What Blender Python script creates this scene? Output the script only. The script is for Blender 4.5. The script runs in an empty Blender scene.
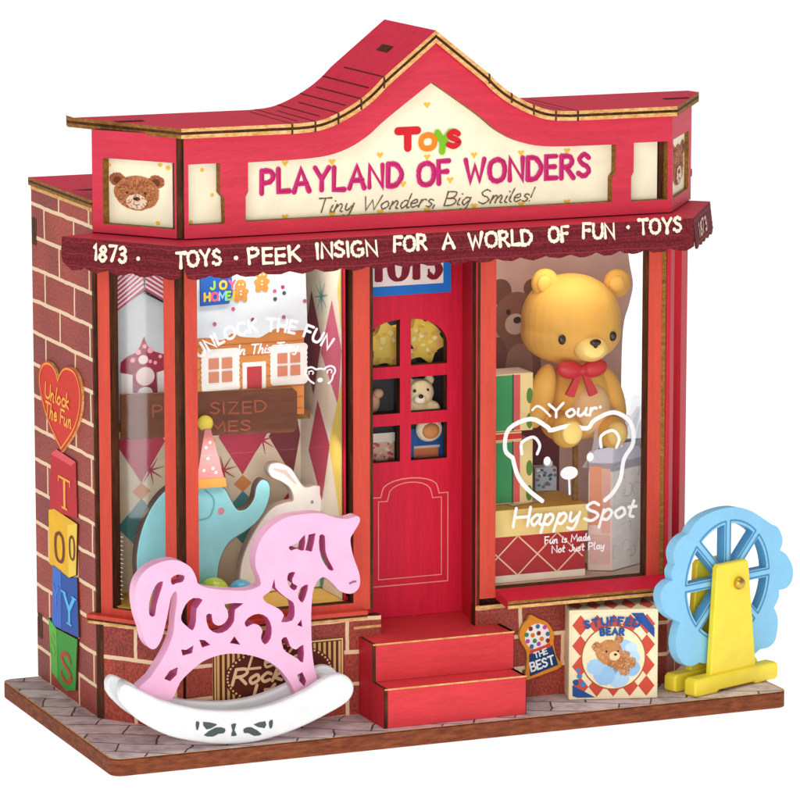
import bpy, bmesh, math, random
from mathutils import Vector, Matrix
from mathutils.geometry import tessellate_polygon
R = random.Random(7)
SC = bpy.context.scene
COL = SC.collection

# ------------------------------------------------------------------ camera
CAM_LOC = Vector((-4.1608, -12.184, 3.2901)); CAM_RX, CAM_RZ, FPX = 1.3968, -0.3932, 4390.64
CAM_ROT = Matrix.Rotation(CAM_RZ, 3, 'Z') @ Matrix.Rotation(CAM_RX, 3, 'X')
def ray(u, v):
    return CAM_ROT @ Vector(((u-400)/FPX, (400-v)/FPX, -1.0))
def hit(u, v, n, p):                       # where the sight line of a measured picture point meets a real plane
    r = ray(u, v); n = Vector(n); t = (Vector(p)-CAM_LOC).dot(n)/r.dot(n)
    return CAM_LOC + r*t

class Frame:                               # a flat face in the scene: origin, along, up, outward normal
    def __init__(s, o, ang=0.0, up=(0, 0, 1), u=None):
        s.o = Vector(o); s.u = Vector(u).normalized() if u else Vector((math.cos(ang), math.sin(ang), 0))
        s.v = Vector(up).normalized(); s.n = s.u.cross(s.v)
    def at(s, a, b, n=0.0):
        return s.o + s.u*a + s.v*b + s.n*n
    def px(s, u, v, n=0.0):
        d = hit(u, v, s.n, s.o + s.n*n) - s.o
        return (d.dot(s.u), d.dot(s.v))
    def pxs(s, pts, n=0.0):
        return [s.px(u, v, n) for u, v in pts]
    def off(s, n):
        f = Frame(s.o + s.n*n, u=s.u, up=s.v); return f

# ------------------------------------------------------------------ materials
def lin(h):
    c = [int(h[i:i+2], 16)/255 for i in (1, 3, 5)]
    return [x/12.92 if x <= .04045 else ((x+.055)/1.055)**2.4 for x in c] + [1.0]
MATS = {}
def base_mat(name):
    m = bpy.data.materials.new(name); m.use_nodes = True
    nt = m.node_tree; b = nt.nodes['Principled BSDF']
    MATS[name] = m
    return m, nt, b
def nd(nt, t, **k):
    n = nt.nodes.new(t)
    for a, v in k.items():
        if a in n.inputs: n.inputs[a].default_value = v
        else: setattr(n, a, v)
    return n
def ramp(nt, fac, stops):
    r = nt.nodes.new('ShaderNodeValToRGB'); nt.links.new(fac, r.inputs[0])
    e = r.color_ramp.elements
    while len(e) < len(stops): e.new(.5)
    for i, (p, c) in enumerate(stops): e[i].position = p; e[i].color = c
    return r.outputs[0]
def sc(c, k): return [min(1, x*k) for x in c[:3]] + [1]
def paint(name, col, rough=.5, var=.15, scale=(3, 3, 22), bump=.12, spec=.15, fine=90):
    if name in MATS: return MATS[name]
    m, nt, b = base_mat(name); L = nt.links
    c = lin(col)
    tc = nd(nt, 'ShaderNodeTexCoord'); mp = nd(nt, 'ShaderNodeMapping'); mp.inputs['Scale'].default_value = scale
    L.new(tc.outputs['Object'], mp.inputs[0])
    n1 = nd(nt, 'ShaderNodeTexNoise', Scale=2.2, Detail=6.0, Roughness=.6); L.new(mp.outputs[0], n1.inputs[0])
    n2 = nd(nt, 'ShaderNodeTexNoise', Scale=14.0, Detail=6.0, Roughness=.7); L.new(mp.outputs[0], n2.inputs[0])
    ad = nd(nt, 'ShaderNodeMath', operation='ADD'); L.new(n1.outputs[0], ad.inputs[0]); L.new(n2.outputs[0], ad.inputs[1])
    hf = nd(nt, 'ShaderNodeMath', operation='MULTIPLY'); hf.inputs[1].default_value = .5; L.new(ad.outputs[0], hf.inputs[0])
    L.new(ramp(nt, hf.outputs[0], [(.35, sc(c, 1-var)), (.5, c), (.65, sc(c, 1+var))]), b.inputs['Base Color'])
    bp = nd(nt, 'ShaderNodeBump', Strength=bump, Distance=.004); L.new(hf.outputs[0], bp.inputs['Height']); L.new(bp.outputs[0], b.inputs['Normal'])
    b.inputs['Roughness'].default_value = rough; b.inputs['Specular IOR Level'].default_value = spec
    return m
def plain(name, col, rough=.45, spec=.4, sss=0, coat=0, metal=0):
    if name in MATS: return MATS[name]
    m, nt, b = base_mat(name); L = nt.links; c = lin(col)
    tc = nd(nt, 'ShaderNodeTexCoord'); n1 = nd(nt, 'ShaderNodeTexNoise', Scale=14.0, Detail=5.0); L.new(tc.outputs['Object'], n1.inputs[0])
    L.new(ramp(nt, n1.outputs[0], [(.3, sc(c, .93)), (.7, sc(c, 1.05))]), b.inputs['Base Color'])
    b.inputs['Roughness'].default_value = rough; b.inputs['Specular IOR Level'].default_value = spec
    b.inputs['Coat Weight'].default_value = coat; b.inputs['Metallic'].default_value = metal
    if sss:
        b.inputs['Subsurface Weight'].default_value = sss; b.inputs['Subsurface Radius'].default_value = (.03, .015, .008)
    return m
def ink(col):                                  # printed colour
    return plain('ink_'+col[1:], col, .6, .2)
def burnt(name, c0, c1, c2, scale=(40, 40, 6)):
    m, nt, b = base_mat(name); L = nt.links
    tc = nd(nt, 'ShaderNodeTexCoord'); mp = nd(nt, 'ShaderNodeMapping'); mp.inputs['Scale'].default_value = scale
    L.new(tc.outputs['Object'], mp.inputs[0])
    n1 = nd(nt, 'ShaderNodeTexNoise', Scale=1.6, Detail=8.0, Roughness=.7); L.new(mp.outputs[0], n1.inputs[0])
    L.new(ramp(nt, n1.outputs[0], [(.3, lin(c0)), (.5, lin(c1)), (.72, lin(c2))]), b.inputs['Base Color'])
    b.inputs['Roughness'].default_value = .75; b.inputs['Specular IOR Level'].default_value = .2
    bp = nd(nt, 'ShaderNodeBump', Strength=.3, Distance=.004); L.new(n1.outputs[0], bp.inputs['Height']); L.new(bp.outputs[0], b.inputs['Normal'])
    return m
def brick_mat():
    m, nt, b = base_mat('brick_print'); L = nt.links
    uv = nd(nt, 'ShaderNodeUVMap'); tc = nd(nt, 'ShaderNodeTexCoord')
    n0 = nd(nt, 'ShaderNodeTexNoise', Scale=9.0, Detail=3.0); L.new(tc.outputs['Object'], n0.inputs[0])
    vs = nd(nt, 'ShaderNodeVectorMath', operation='SCALE'); vs.inputs['Scale'].default_value = .012; L.new(n0.outputs['Color'], vs.inputs[0])
    va = nd(nt, 'ShaderNodeVectorMath', operation='ADD'); L.new(uv.outputs[0], va.inputs[0]); L.new(vs.outputs[0], va.inputs[1])
    br = nd(nt, 'ShaderNodeTexBrick', Scale=1.0); L.new(va.outputs[0], br.inputs['Vector'])
    br.inputs['Color1'].default_value = lin('#b4503f'); br.inputs['Color2'].default_value = lin('#9a4640'); br.inputs['Mortar'].default_value = lin('#f0d2ac')
    br.inputs['Mortar Size'].default_value = .0064; br.inputs['Mortar Smooth'].default_value = .15; br.inputs['Bias'].default_value = 0.0
    br.inputs['Brick Width'].default_value = .29; br.inputs['Row Height'].default_value = .1015
    n2 = nd(nt, 'ShaderNodeTexNoise', Scale=130.0, Detail=4.0, Roughness=.7); L.new(tc.outputs['Object'], n2.inputs[0])
    n3 = nd(nt, 'ShaderNodeTexNoise', Scale=5.0, Detail=3.0); L.new(tc.outputs['Object'], n3.inputs[0])
    g = ramp(nt, n2.outputs[0], [(.38, (.5, .5, .52, 1)), (.6, (1.14, 1.1, 1.06, 1))])
    g2 = ramp(nt, n3.outputs[0], [(.35, (.85, .8, .86, 1)), (.65, (1.1, 1.02, .98, 1))])
    m1 = nd(nt, 'ShaderNodeMix', data_type='RGBA', blend_type='MULTIPLY'); m1.inputs[0].default_value = 1
    L.new(br.outputs['Color'], m1.inputs[6]); L.new(g, m1.inputs[7])
    m2 = nd(nt, 'ShaderNodeMix', data_type='RGBA', blend_type='MULTIPLY'); m2.inputs[0].default_value = 1
    L.new(m1.outputs[2], m2.inputs[6]); L.new(g2, m2.inputs[7])
    m3 = nd(nt, 'ShaderNodeMix', data_type='RGBA'); L.new(br.outputs['Fac'], m3.inputs[0]); L.new(m2.outputs[2], m3.inputs[6]); m3.inputs[7].default_value = lin('#efd0aa')
    L.new(m3.outputs[2], b.inputs['Base Color'])
    b.inputs['Roughness'].default_value = .6; b.inputs['Specular IOR Level'].default_value = .25
    return m
def paving_mat():
    m, nt, b = base_mat('paving_print'); L = nt.links
    tc = nd(nt, 'ShaderNodeTexCoord'); n0 = nd(nt, 'ShaderNodeTexNoise', Scale=4.0, Detail=3.0); L.new(tc.outputs['Object'], n0.inputs[0])
    vs = nd(nt, 'ShaderNodeVectorMath', operation='SCALE'); vs.inputs['Scale'].default_value = .09; L.new(n0.outputs['Color'], vs.inputs[0])
    va = nd(nt, 'ShaderNodeVectorMath', operation='ADD'); L.new(tc.outputs['Object'], va.inputs[0]); L.new(vs.outputs[0], va.inputs[1])
    mp = nd(nt, 'ShaderNodeMapping'); mp.inputs['Rotation'].default_value = (0, 0, math.radians(28)); L.new(va.outputs[0], mp.inputs[0])
    br = nd(nt, 'ShaderNodeTexBrick', Scale=1.0); L.new(mp.outputs[0], br.inputs['Vector'])
    br.inputs['Color1'].default_value = lin('#e0cece'); br.inputs['Color2'].default_value = lin('#c6b2b4'); br.inputs['Mortar'].default_value = lin('#574a4a')
    br.inputs['Mortar Size'].default_value = .0038; br.inputs['Mortar Smooth'].default_value = .5; br.inputs['Brick Width'].default_value = .21; br.inputs['Row Height'].default_value = .105
    n2 = nd(nt, 'ShaderNodeTexNoise', Scale=16.0, Detail=7.0, Roughness=.65); L.new(tc.outputs['Object'], n2.inputs[0])
    g = ramp(nt, n2.outputs[0], [(.33, (.62, .56, .56, 1)), (.52, (1, .98, .97, 1)), (.7, (1.15, 1.14, 1.14, 1))])
    m1 = nd(nt, 'ShaderNodeMix', data_type='RGBA', blend_type='MULTIPLY'); m1.inputs[0].default_value = 1
    L.new(br.outputs['Color'], m1.inputs[6]); L.new(g, m1.inputs[7]); L.new(m1.outputs[2], b.inputs['Base Color'])
    b.inputs['Roughness'].default_value = .6; b.inputs['Specular IOR Level'].default_value = .25
    return m
def glass_mat(name='clear_acrylic', tint=(1, 1, 1, 1), milk=.0):
    m = bpy.data.materials.new(name); m.use_nodes = True; MATS[name] = m
    nt = m.node_tree; L = nt.links; nt.nodes.remove(nt.nodes['Principled BSDF']); out = nt.nodes['Material Output']
    tr = nd(nt, 'ShaderNodeBsdfTransparent'); tr.inputs[0].default_value = tint
    gl = nd(nt, 'ShaderNodeBsdfGlossy'); gl.inputs['Roughness'].default_value = .03
    fr = nd(nt, 'ShaderNodeFresnel', IOR=1.27); mx = nd(nt, 'ShaderNodeMixShader')
    L.new(fr.outputs[0], mx.inputs[0]); L.new(tr.outputs[0], mx.inputs[1]); L.new(gl.outputs[0], mx.inputs[2])
    last = mx
    if milk:
        df = nd(nt, 'ShaderNodeBsdfDiffuse'); df.inputs[0].default_value = (.9, .9, .92, 1)
        m2 = nd(nt, 'ShaderNodeMixShader'); m2.inputs[0].default_value = milk; L.new(mx.outputs[0], m2.inputs[1]); L.new(df.outputs[0], m2.inputs[2]); last = m2
    L.new(last.outputs[0], out.inputs[0])
    return m
RED = paint('sign_red', '#cf384c'); POST = paint('post_red', '#cd4b3a', scale=(22, 22, 2)); DOOR = paint('door_red', '#da2440', scale=(22, 22, 2)); DEEP = paint('jamb_red', '#c22634', scale=(22, 22, 2))
STEP = paint('step_red', '#d83e44', scale=(3, 20, 20)); ROOFM = paint('roof_red', '#e22a48', scale=(3, 20, 20))
BURNT = burnt('burnt_ply', '#2c160c', '#4c2815', '#6e3f22'); TAN = burnt('ply_tan', '#b87a3c', '#dba865', '#f2d09a', (30, 30, 60)); BASE_EDGE = burnt('base_edge', '#5a2a18', '#7d4026', '#9a5734', (14, 14, 50))
DKTAN = burnt('ply_brown', '#6b4418', '#8e5f26', '#b08440', (30, 30, 60))
BRICK = brick_mat(); PAVE = paving_mat(); GLASS = glass_mat(); CREAM = plain('cream_print', '#fff3d4', .55, .2)
WHITE_DECAL = plain('white_decal', '#ffffff', .5, .3)
_n = WHITE_DECAL.node_tree; _b = _n.nodes['Principled BSDF']; _b.inputs['Alpha'].default_value = .86
VAL = burnt('valance_print', '#450c14', '#6e1a24', '#8e343e', (75, 75, 100))
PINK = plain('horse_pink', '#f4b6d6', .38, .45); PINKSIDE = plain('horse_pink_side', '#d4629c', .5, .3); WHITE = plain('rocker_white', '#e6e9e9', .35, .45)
BLUE = paint('wheel_blue', '#8fcdf0', .42, .06, (4, 4, 4), .03); BLUESIDE = plain('wheel_blue_side', '#5aa6d6', .45, .3); YEL = plain('stand_yellow', '#fce23c', .38, .45); BRASS = plain('brass', '#c9a545', .3, .5, metal=.85)

# ------------------------------------------------------------------ mesh builder
LOC = {}
class MB:
    def __init__(s): s.v = []; s.f = []; s.fm = []; s.uv = []; s.mats = []; s.sm = []
    def mi(s, m):
        if m not in s.mats: s.mats.append(m)
        return s.mats.index(m)
    def face(s, pts, m, uv=None, smooth=False):
        i = len(s.v); s.v += [Vector(p) for p in pts]; s.f.append(list(range(i, i+len(pts)))); s.fm.append(s.mi(m)); s.uv.append(uv or [(0, 0)]*len(pts)); s.sm.append(smooth)
    def poly(s, F, pts, m, n=0.0):
        # keep the face turned to the frame's normal
        ar = sum(pts[i][0]*pts[(i+1) % len(pts)][1]-pts[(i+1) % len(pts)][0]*pts[i][1] for i in range(len(pts)))
        if ar < 0: pts = pts[::-1]
        s.face([F.at(a, b, n) for a, b in pts], m, list(pts))
    def rect(s, F, a0, b0, a1, b1, m, n=0.0): s.poly(F, [(a0, b0), (a1, b0), (a1, b1), (a0, b1)], m, n)
    def ell(s, F, c, rx, ry, m, n=0.0, rot=0.0, k=28, a0=0, a1=2*math.pi, ragged=0):
        P = []
        for i in range(k if a1-a0 > 6.2 else k+1):
            t = a0+(a1-a0)*i/k; j = 1+ragged*R.uniform(-1, 1); x, y = rx*math.cos(t)*j, ry*math.sin(t)*j
            P.append((c[0]+x*math.cos(rot)-y*math.sin(rot), c[1]+x*math.sin(rot)+y*math.cos(rot)))
        s.poly(F, P, m, n)
    def ribbon(s, F, pts, w, m, n=0.0, cap=True, closed=False):
        P = [Vector(p) for p in pts]; N = len(P)
        if N < 2: return
        W = list(w) if hasattr(w, '__len__') else [w]*N
        Ls, Rs, D = [], [], []
        for i in range(N):
            a = P[(i-1) % N] if (i > 0 or closed) else None; b = P[(i+1) % N] if (i < N-1 or closed) else None
            d1 = (P[i]-a).normalized() if a is not None and (P[i]-a).length > 1e-9 else None
            d2 = (b-P[i]).normalized() if b is not None and (b-P[i]).length > 1e-9 else None
            d = d1 if d2 is None else d2 if d1 is None else (d1+d2)
            if d.length < .35: d = d2
            k = 1.0
            d = d.normalized()
            if d1 is not None and d2 is not None: k = min(1.6, 1/max(.4, abs(d.dot(d2))))
            nn = Vector((-d.y, d.x))*W[i]*.5*k; Ls.append(P[i]+nn); Rs.append(P[i]-nn); D.append(d)
        for i in range(N if closed else N-1):
            j = (i+1) % N
            s.face([F.at(q.x, q.y, n+i*9e-6) for q in (Rs[i], Rs[j], Ls[j], Ls[i])], m)
        if cap and not closed:
            for i, sg in ((0, -1), (N-1, 1)):
                d = D[i]*sg; r = W[i]*.5; side = Vector((-d.y, d.x))
                pts2 = [P[i]+side*r*math.cos(t*math.pi/6)+d*r*math.sin(t*math.pi/6) for t in range(7)]
                s.face([F.at(q.x, q.y, n+(i+2)*9e-6+4e-6) for q in pts2[::-1]], m)
    def plate(s, F, outline, holes, n0, n1, mf, ms, mb=None, mhole=None):   # solid cut-out board, n1 is the outward face
        def area(p): return sum(p[i][0]*p[(i+1) % len(p)][1]-p[(i+1) % len(p)][0]*p[i][1] for i in range(len(p)))
        o = outline if area(outline) > 0 else outline[::-1]
        hs = [h if area(h) < 0 else h[::-1] for h in holes]
        loops = [o]+hs; flat = [p for l in loops for p in l]
        tris = tessellate_polygon([[Vector((x, y, 0)) for x, y in l] for l in loops])
        base = len(s.v)
        for n in (n1, n0): s.v += [F.at(a, b, n) for a, b in flat]
        k = len(flat)
        for t in tris:
            a, b, c = [flat[i] for i in t]
            if (b[0]-a[0])*(c[1]-a[1])-(b[1]-a[1])*(c[0]-a[0]) < 0: t = (t[0], t[2], t[1])
            s.f.append([base+i for i in t]); s.fm.append(s.mi(mf)); s.uv.append([flat[i] for i in t]); s.sm.append(False)
            s.f.append([base+k+i for i in (t[0], t[2], t[1])]); s.fm.append(s.mi(mb or ms)); s.uv.append([flat[i] for i in (t[0], t[2], t[1])]); s.sm.append(False)
        st = 0
        for li, l in enumerate(loops):
            L_ = len(l); run = 0.0
            for i in range(L_):
                j = (i+1) % L_; A, B = base+st+i, base+st+j
                s.f.append([A, A+k, B+k, B]); s.fm.append(s.mi(ms if li == 0 or not mhole else mhole)); s.uv.append([(0, 0)]*4); s.sm.append(False)
            st += L_
    def box(s, F, a0, b0, n0, a1, b1, n1, m, front=None, top=None):
        s.plate(F, [(a0, b0), (a1, b0), (a1, b1), (a0, b1)], [], n0, n1, front or m, m, m)
        if top: s.mark_top(top)
    def mark_top(s, m):
        # last plate's upward side quad
        for q in range(len(s.f)-4, len(s.f)):
            p = [s.v[i] for i in s.f[q]]; nrm = (p[1]-p[0]).cross(p[2]-p[0])
            if abs(nrm.z) > .9*nrm.length and sum(x.z for x in p)/4 >= max(v.z for v in s.v[-8:])-1e-5: s.fm[q] = s.mi(m)
    def lathe(s, c, prof, m, axis=None, k=24):
        X = Matrix.Identity(3) if axis is None else Vector((0, 0, 1)).rotation_difference(Vector(axis)).to_matrix()
        c = Vector(c); b = len(s.v)
        for r, z in prof:
            for i in range(k):
                t = 2*math.pi*i/k; s.v.append(c+X @ Vector((r*math.cos(t), r*math.sin(t), z)))
        for j in range(len(prof)-1):
            for i in range(k):
                q = [b+j*k+i, b+j*k+(i+1) % k, b+(j+1)*k+(i+1) % k, b+(j+1)*k+i]
                s.f.append(q); s.fm.append(s.mi(m)); s.uv.append([(0, 0)]*4); s.sm.append(True)
    def ball(s, c, r, m, axis=None, k=24, j=14):
        r = (r, r, r) if not hasattr(r, '__len__') else r
        b = len(s.v); c = Vector(c); X = axis or Matrix.Identity(3)
        for a in range(j+1):
            p = math.pi*a/j
            for i in range(k):
                t = 2*math.pi*i/k; s.v.append(c+X @ Vector((r[0]*math.sin(p)*math.cos(t), r[1]*math.sin(p)*math.sin(t), -r[2]*math.cos(p))))
        for a in range(j):
            for i in range(k):
                s.f.append([b+a*k+i, b+a*k+(i+1) % k, b+(a+1)*k+(i+1) % k, b+(a+1)*k+i]); s.fm.append(s.mi(m)); s.uv.append([(0, 0)]*4); s.sm.append(True)
    def tube(s, pts, r, m, k=10):
        P = [Vector(p) for p in pts]; b = len(s.v); N = len(P); RR = r if hasattr(r, '__len__') else [r]*N
        for i in range(N):
            d = (P[min(i+1, N-1)]-P[max(i-1, 0)]).normalized(); x = d.orthogonal().normalized() if abs(d.z) > .9 else d.cross(Vector((0, 0, 1))).normalized(); y = d.cross(x)
            for j in range(k):
                t = 2*math.pi*j/k; s.v.append(P[i]+(x*math.cos(t)+y*math.sin(t))*RR[i])
        for i in range(N-1):
            for j in range(k):
                s.f.append([b+i*k+j, b+i*k+(j+1) % k, b+(i+1)*k+(j+1) % k, b+(i+1)*k+j]); s.fm.append(s.mi(m)); s.uv.append([(0, 0)]*4); s.sm.append(True)
        for e in (0, N-1):
            s.f.append([b+e*k+j for j in (range(k) if e else range(k-1, -1, -1))]); s.fm.append(s.mi(m)); s.uv.append([(0, 0)]*k); s.sm.append(False)
    def build(s, name, parent=None, loc=None, label=None, cat=None, group=None, kind=None, bevel=0, seg=2):
        root = Vector(loc) if loc is not None else LOC.get(parent.name, Vector()) if parent else Vector()
        me = bpy.data.meshes.new(name)
        me.from_pydata([tuple(p-root) for p in s.v], [], s.f)
        for m in s.mats: me.materials.append(m)
        ul = me.uv_layers.new(name='UVMap')
        for i, p in enumerate(me.polygons):
            p.material_index = s.fm[i]; p.use_smooth = s.sm[i]
            for k, li in enumerate(p.loop_indices): ul.data[li].uv = s.uv[i][k]
        bm = bmesh.new(); bm.from_mesh(me); bmesh.ops.remove_doubles(bm, verts=bm.verts, dist=1e-6)
        if bevel: bmesh.ops.dissolve_limit(bm, angle_limit=.01, verts=bm.verts, edges=bm.edges, delimit={'MATERIAL'})
        bm.to_mesh(me); bm.free()
        o = bpy.data.objects.new(name, me); COL.objects.link(o)
        if parent: o.parent = parent
        else: o.location = root
        LOC[o.name] = root
        if bevel:
            md = o.modifiers.new('Bevel', 'BEVEL'); md.width = bevel; md.segments = seg; md.limit_method = 'ANGLE'; md.angle_limit = math.radians(50); md.harden_normals = False
        tag(o, label, cat, group, kind)
        return o
def tag(o, label=None, cat=None, group=None, kind=None):
    for k, v in (('label', label), ('category', cat), ('group', group), ('kind', kind)):
        if v: o[k] = v
    return o
def thing(name, loc, label, cat, group=None):
    o = bpy.data.objects.new(name, None); COL.objects.link(o); o.location = loc; o.empty_display_size = .05
    LOC[o.name] = Vector(loc); return tag(o, label, cat, group)

def smooth(pts, k=6, closed=False):
    P = [Vector((*p, 0)) if len(p) == 2 else Vector(p) for p in pts]; N = len(P); out = []
    for i in range(N if closed else N-1):
        p0 = P[(i-1) % N] if (i > 0 or closed) else P[0]; p1 = P[i]; p2 = P[(i+1) % N]; p3 = P[(i+2) % N] if (i+2 < N or closed) else P[-1]
        for j in range(k):
            t = j/k; out.append(.5*((2*p1)+(p2-p0)*t+(2*p0-5*p1+4*p2-p3)*t*t+(3*p1-p0-3*p2+p3)*t**3))
    if not closed: out.append(P[-1])
    return [(q.x, q.y) for q in out]

# ------------------------------------------------------------------ hand lettering (strokes)
O_ = [(.45, 1), (.1, .85), (0, .5), (.1, .13), (.42, 0), (.75, .13), (.86, .5), (.76, .86), (.45, 1)]
G = {
 'A': (.82, ['l', (0, 0), (.4, 1), (.82, 0)], ['l', (.14, .34), (.68, .36)]),
 'B': (.66, ['l', (0, 0), (0, 1)], ['c', (0, 1), (.5, .95), (.55, .7), (.35, .54), (0, .52)], ['c', (0, .52), (.5, .48), (.66, .24), (.45, .02), (0, 0)]),
 'C': (.74, ['c', (.72, .84), (.44, 1), (.1, .85), (0, .5), (.12, .13), (.44, 0), (.74, .15)]),
 'D': (.76, ['l', (0, 0), (0, 1)], ['c', (0, 1), (.45, .95), (.76, .5), (.45, .05), (0, 0)]),
 'E': (.56, ['l', (.56, 1), (0, 1), (0, 0), (.58, 0)], ['l', (0, .52), (.48, .52)]),
 'F': (.56, ['l', (.58, 1), (0, 1), (0, 0)], ['l', (0, .52), (.46, .52)]),
 'G': (.8, ['c', (.74, .85), (.45, 1), (.1, .83), (0, .48), (.12, .12), (.45, 0), (.74, .12), (.78, .45)], ['l', (.78, .45), (.48, .45)]),
 'H': (.7, ['l', (0, 0), (0, 1)], ['l', (.7, 0), (.7, 1)], ['l', (0, .5), (.7, .5)]),
 'I': (.05, ['l', (.02, 0), (.02, 1)]), 'J': (.5, ['c', (.5, 1), (.5, .25), (.25, 0), (0, .2)]),
 'K': (.66, ['l', (0, 0), (0, 1)], ['l', (.62, 1), (.05, .46)], ['l', (.2, .56), (.66, 0)]),
 'L': (.55, ['l', (0, 1), (0, 0), (.56, 0)]), 'M': (.95, ['l', (0, 0), (.1, 1), (.47, .3), (.85, 1), (.95, 0)]),
 'N': (.72, ['l', (0, 0), (0, 1), (.72, 0), (.72, 1)]), 'O': (.86, ['c']+O_),
 'P': (.62, ['l', (0, 0), (0, 1)], ['c', (0, 1), (.45, .98), (.62, .74), (.42, .5), (0, .46)]),
 'R': (.68, ['l', (0, 0), (0, 1)], ['c', (0, 1), (.45, .98), (.6, .74), (.4, .52), (0, .5)], ['l', (.25, .5), (.68, 0)]),
 'S': (.62, ['c', (.58, .84), (.32, 1), (.05, .8), (.2, .58), (.48, .44), (.6, .22), (.32, 0), (0, .14)]),
 'T': (.74, ['l', (0, 1), (.74, 1)], ['l', (.37, 1), (.37, 0)]), 'U': (.72, ['c', (0, 1), (0, .35), (.14, .05), (.36, 0), (.58, .05), (.72, .35), (.72, 1)]),
 'V': (.8, ['l', (0, 1), (.4, 0), (.8, 1)]), 'W': (1.05, ['l', (0, 1), (.27, 0), (.52, .72), (.78, 0), (1.05, 1)]), 'Y': (.76, ['l', (0, 1), (.38, .48), (.38, 0)], ['l', (.76, 1), (.38, .48)]),
 'Z': (.7, ['l', (0, 1), (.66, 1), (.02, 0), (.7, 0)]),
 '1': (.12, ['l', (0, .82), (.12, 1), (.12, 0)]), '8': (.56, ['c', (.28, .54), (.06, .76), (.28, 1), (.5, .76), (.28, .54), (0, .26), (.28, 0), (.56, .26), (.28, .54)]),
 '7': (.58, ['l', (0, 1), (.58, 1), (.2, 0)]), '3': (.52, ['c', (.02, .9), (.26, 1), (.46, .8), (.36, .6), (.16, .53)], ['c', (.24, .53), (.46, .42), (.5, .2), (.36, .02), (.14, 0), (0, .12)]),
 '.': (.06, ['l', (.02, .5), (.05, .5)]), ' ': (.34,), '!': (.08, ['l', (.1, 1.0), (.04, .28)], ['l', (.0, .02), (.01, .03)]), ',': (.1, ['l', (.06, .05), (0, -.16)]), "'": (.08, ['l', (.06, 1), (.0, .8)]),
 'a': (.5, ['c', (.46, .42), (.25, .56), (.02, .28), (.18, .0), (.42, .3)], ['c', (.46, .54), (.42, .12), (.56, .0)]),
 'c': (.42, ['c', (.42, .46), (.2, .56), (0, .26), (.18, 0), (.42, .1)]), 'd': (.5, ['c', (.44, .42), (.24, .56), (.02, .28), (.16, 0), (.42, .28)], ['c', (.5, 1), (.42, .3), (.46, .0), (.58, .04)]),
 'e': (.44, ['c', (.02, .28), (.36, .32), (.3, .56), (.02, .36), (.14, 0), (.46, .12)]), 'f': (.36, ['c', (.5, .92), (.34, 1), (.22, .7), (.12, -.1), (0, -.26)], ['l', (.04, .5), (.42, .52)]),
 'g': (.5, ['c', (.46, .44), (.25, .56), (.02, .28), (.18, .02), (.44, .34)], ['c', (.48, .54), (.42, 0), (.28, -.32), (.02, -.26)]),
 'h': (.5, ['l', (.12, 1), (0, 0)], ['c', (.02, .2), (.25, .54), (.42, .44), (.38, .04), (.5, 0)]), 'i': (.16, ['c', (.08, .52), (.02, .1), (.16, .02)], ['l', (.14, .78), (.15, .8)]),
 'k': (.46, ['l', (.12, 1), (0, 0)], ['c', (.4, .54), (.08, .26), (.46, 0)]), 'l': (.18, ['c', (.16, 1), (.02, .2), (.18, .0)]),
 'm': (.76, ['l', (.06, .52), (0, 0)], ['c', (.02, .2), (.22, .54), (.34, .4), (.3, 0)], ['c', (.32, .2), (.52, .54), (.64, .4), (.6, .05), (.74, 0)]),
 'n': (.5, ['l', (.06, .52), (0, 0)], ['c', (.02, .2), (.25, .54), (.4, .42), (.36, .05), (.5, 0)]), 'o': (.46, ['c', (.24, .54), (.0, .3), (.16, 0), (.44, .2), (.36, .5), (.24, .54)]),
 'p': (.5, ['l', (.08, .54), (-.04, -.4)], ['c', (.04, .3), (.26, .56), (.46, .36), (.28, 0), (.02, .1)]), 'r': (.34, ['l', (.06, .52), (0, 0)], ['c', (.02, .22), (.2, .52), (.36, .48)]),
 's': (.34, ['c', (.34, .46), (.16, .54), (.06, .38), (.3, .2), (.2, 0), (0, .06)]), 't': (.3, ['c', (.2, .9), (.08, .16), (.26, .02)], ['l', (0, .56), (.34, .58)]),
 'u': (.48, ['c', (.04, .52), (0, .14), (.16, 0), (.4, .3)], ['c', (.46, .52), (.4, .1), (.52, .0)]), 'w': (.64, ['c', (0, .52), (.06, 0), (.3, .4), (.38, 0), (.64, .54)]),
 'y': (.48, ['c', (.04, .52), (.04, .14), (.2, .06), (.4, .34)], ['c', (.48, .52), (.4, -.08), (.26, -.36), (0, -.28)]),
}
SERIF = {'T': [(.37, 0, .28), (.0, .93, 0), (.74, .93, 0)]}
def text_width(t, h, gap): return sum(G[c][0]*h+gap*h for c in t)-gap*h
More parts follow.
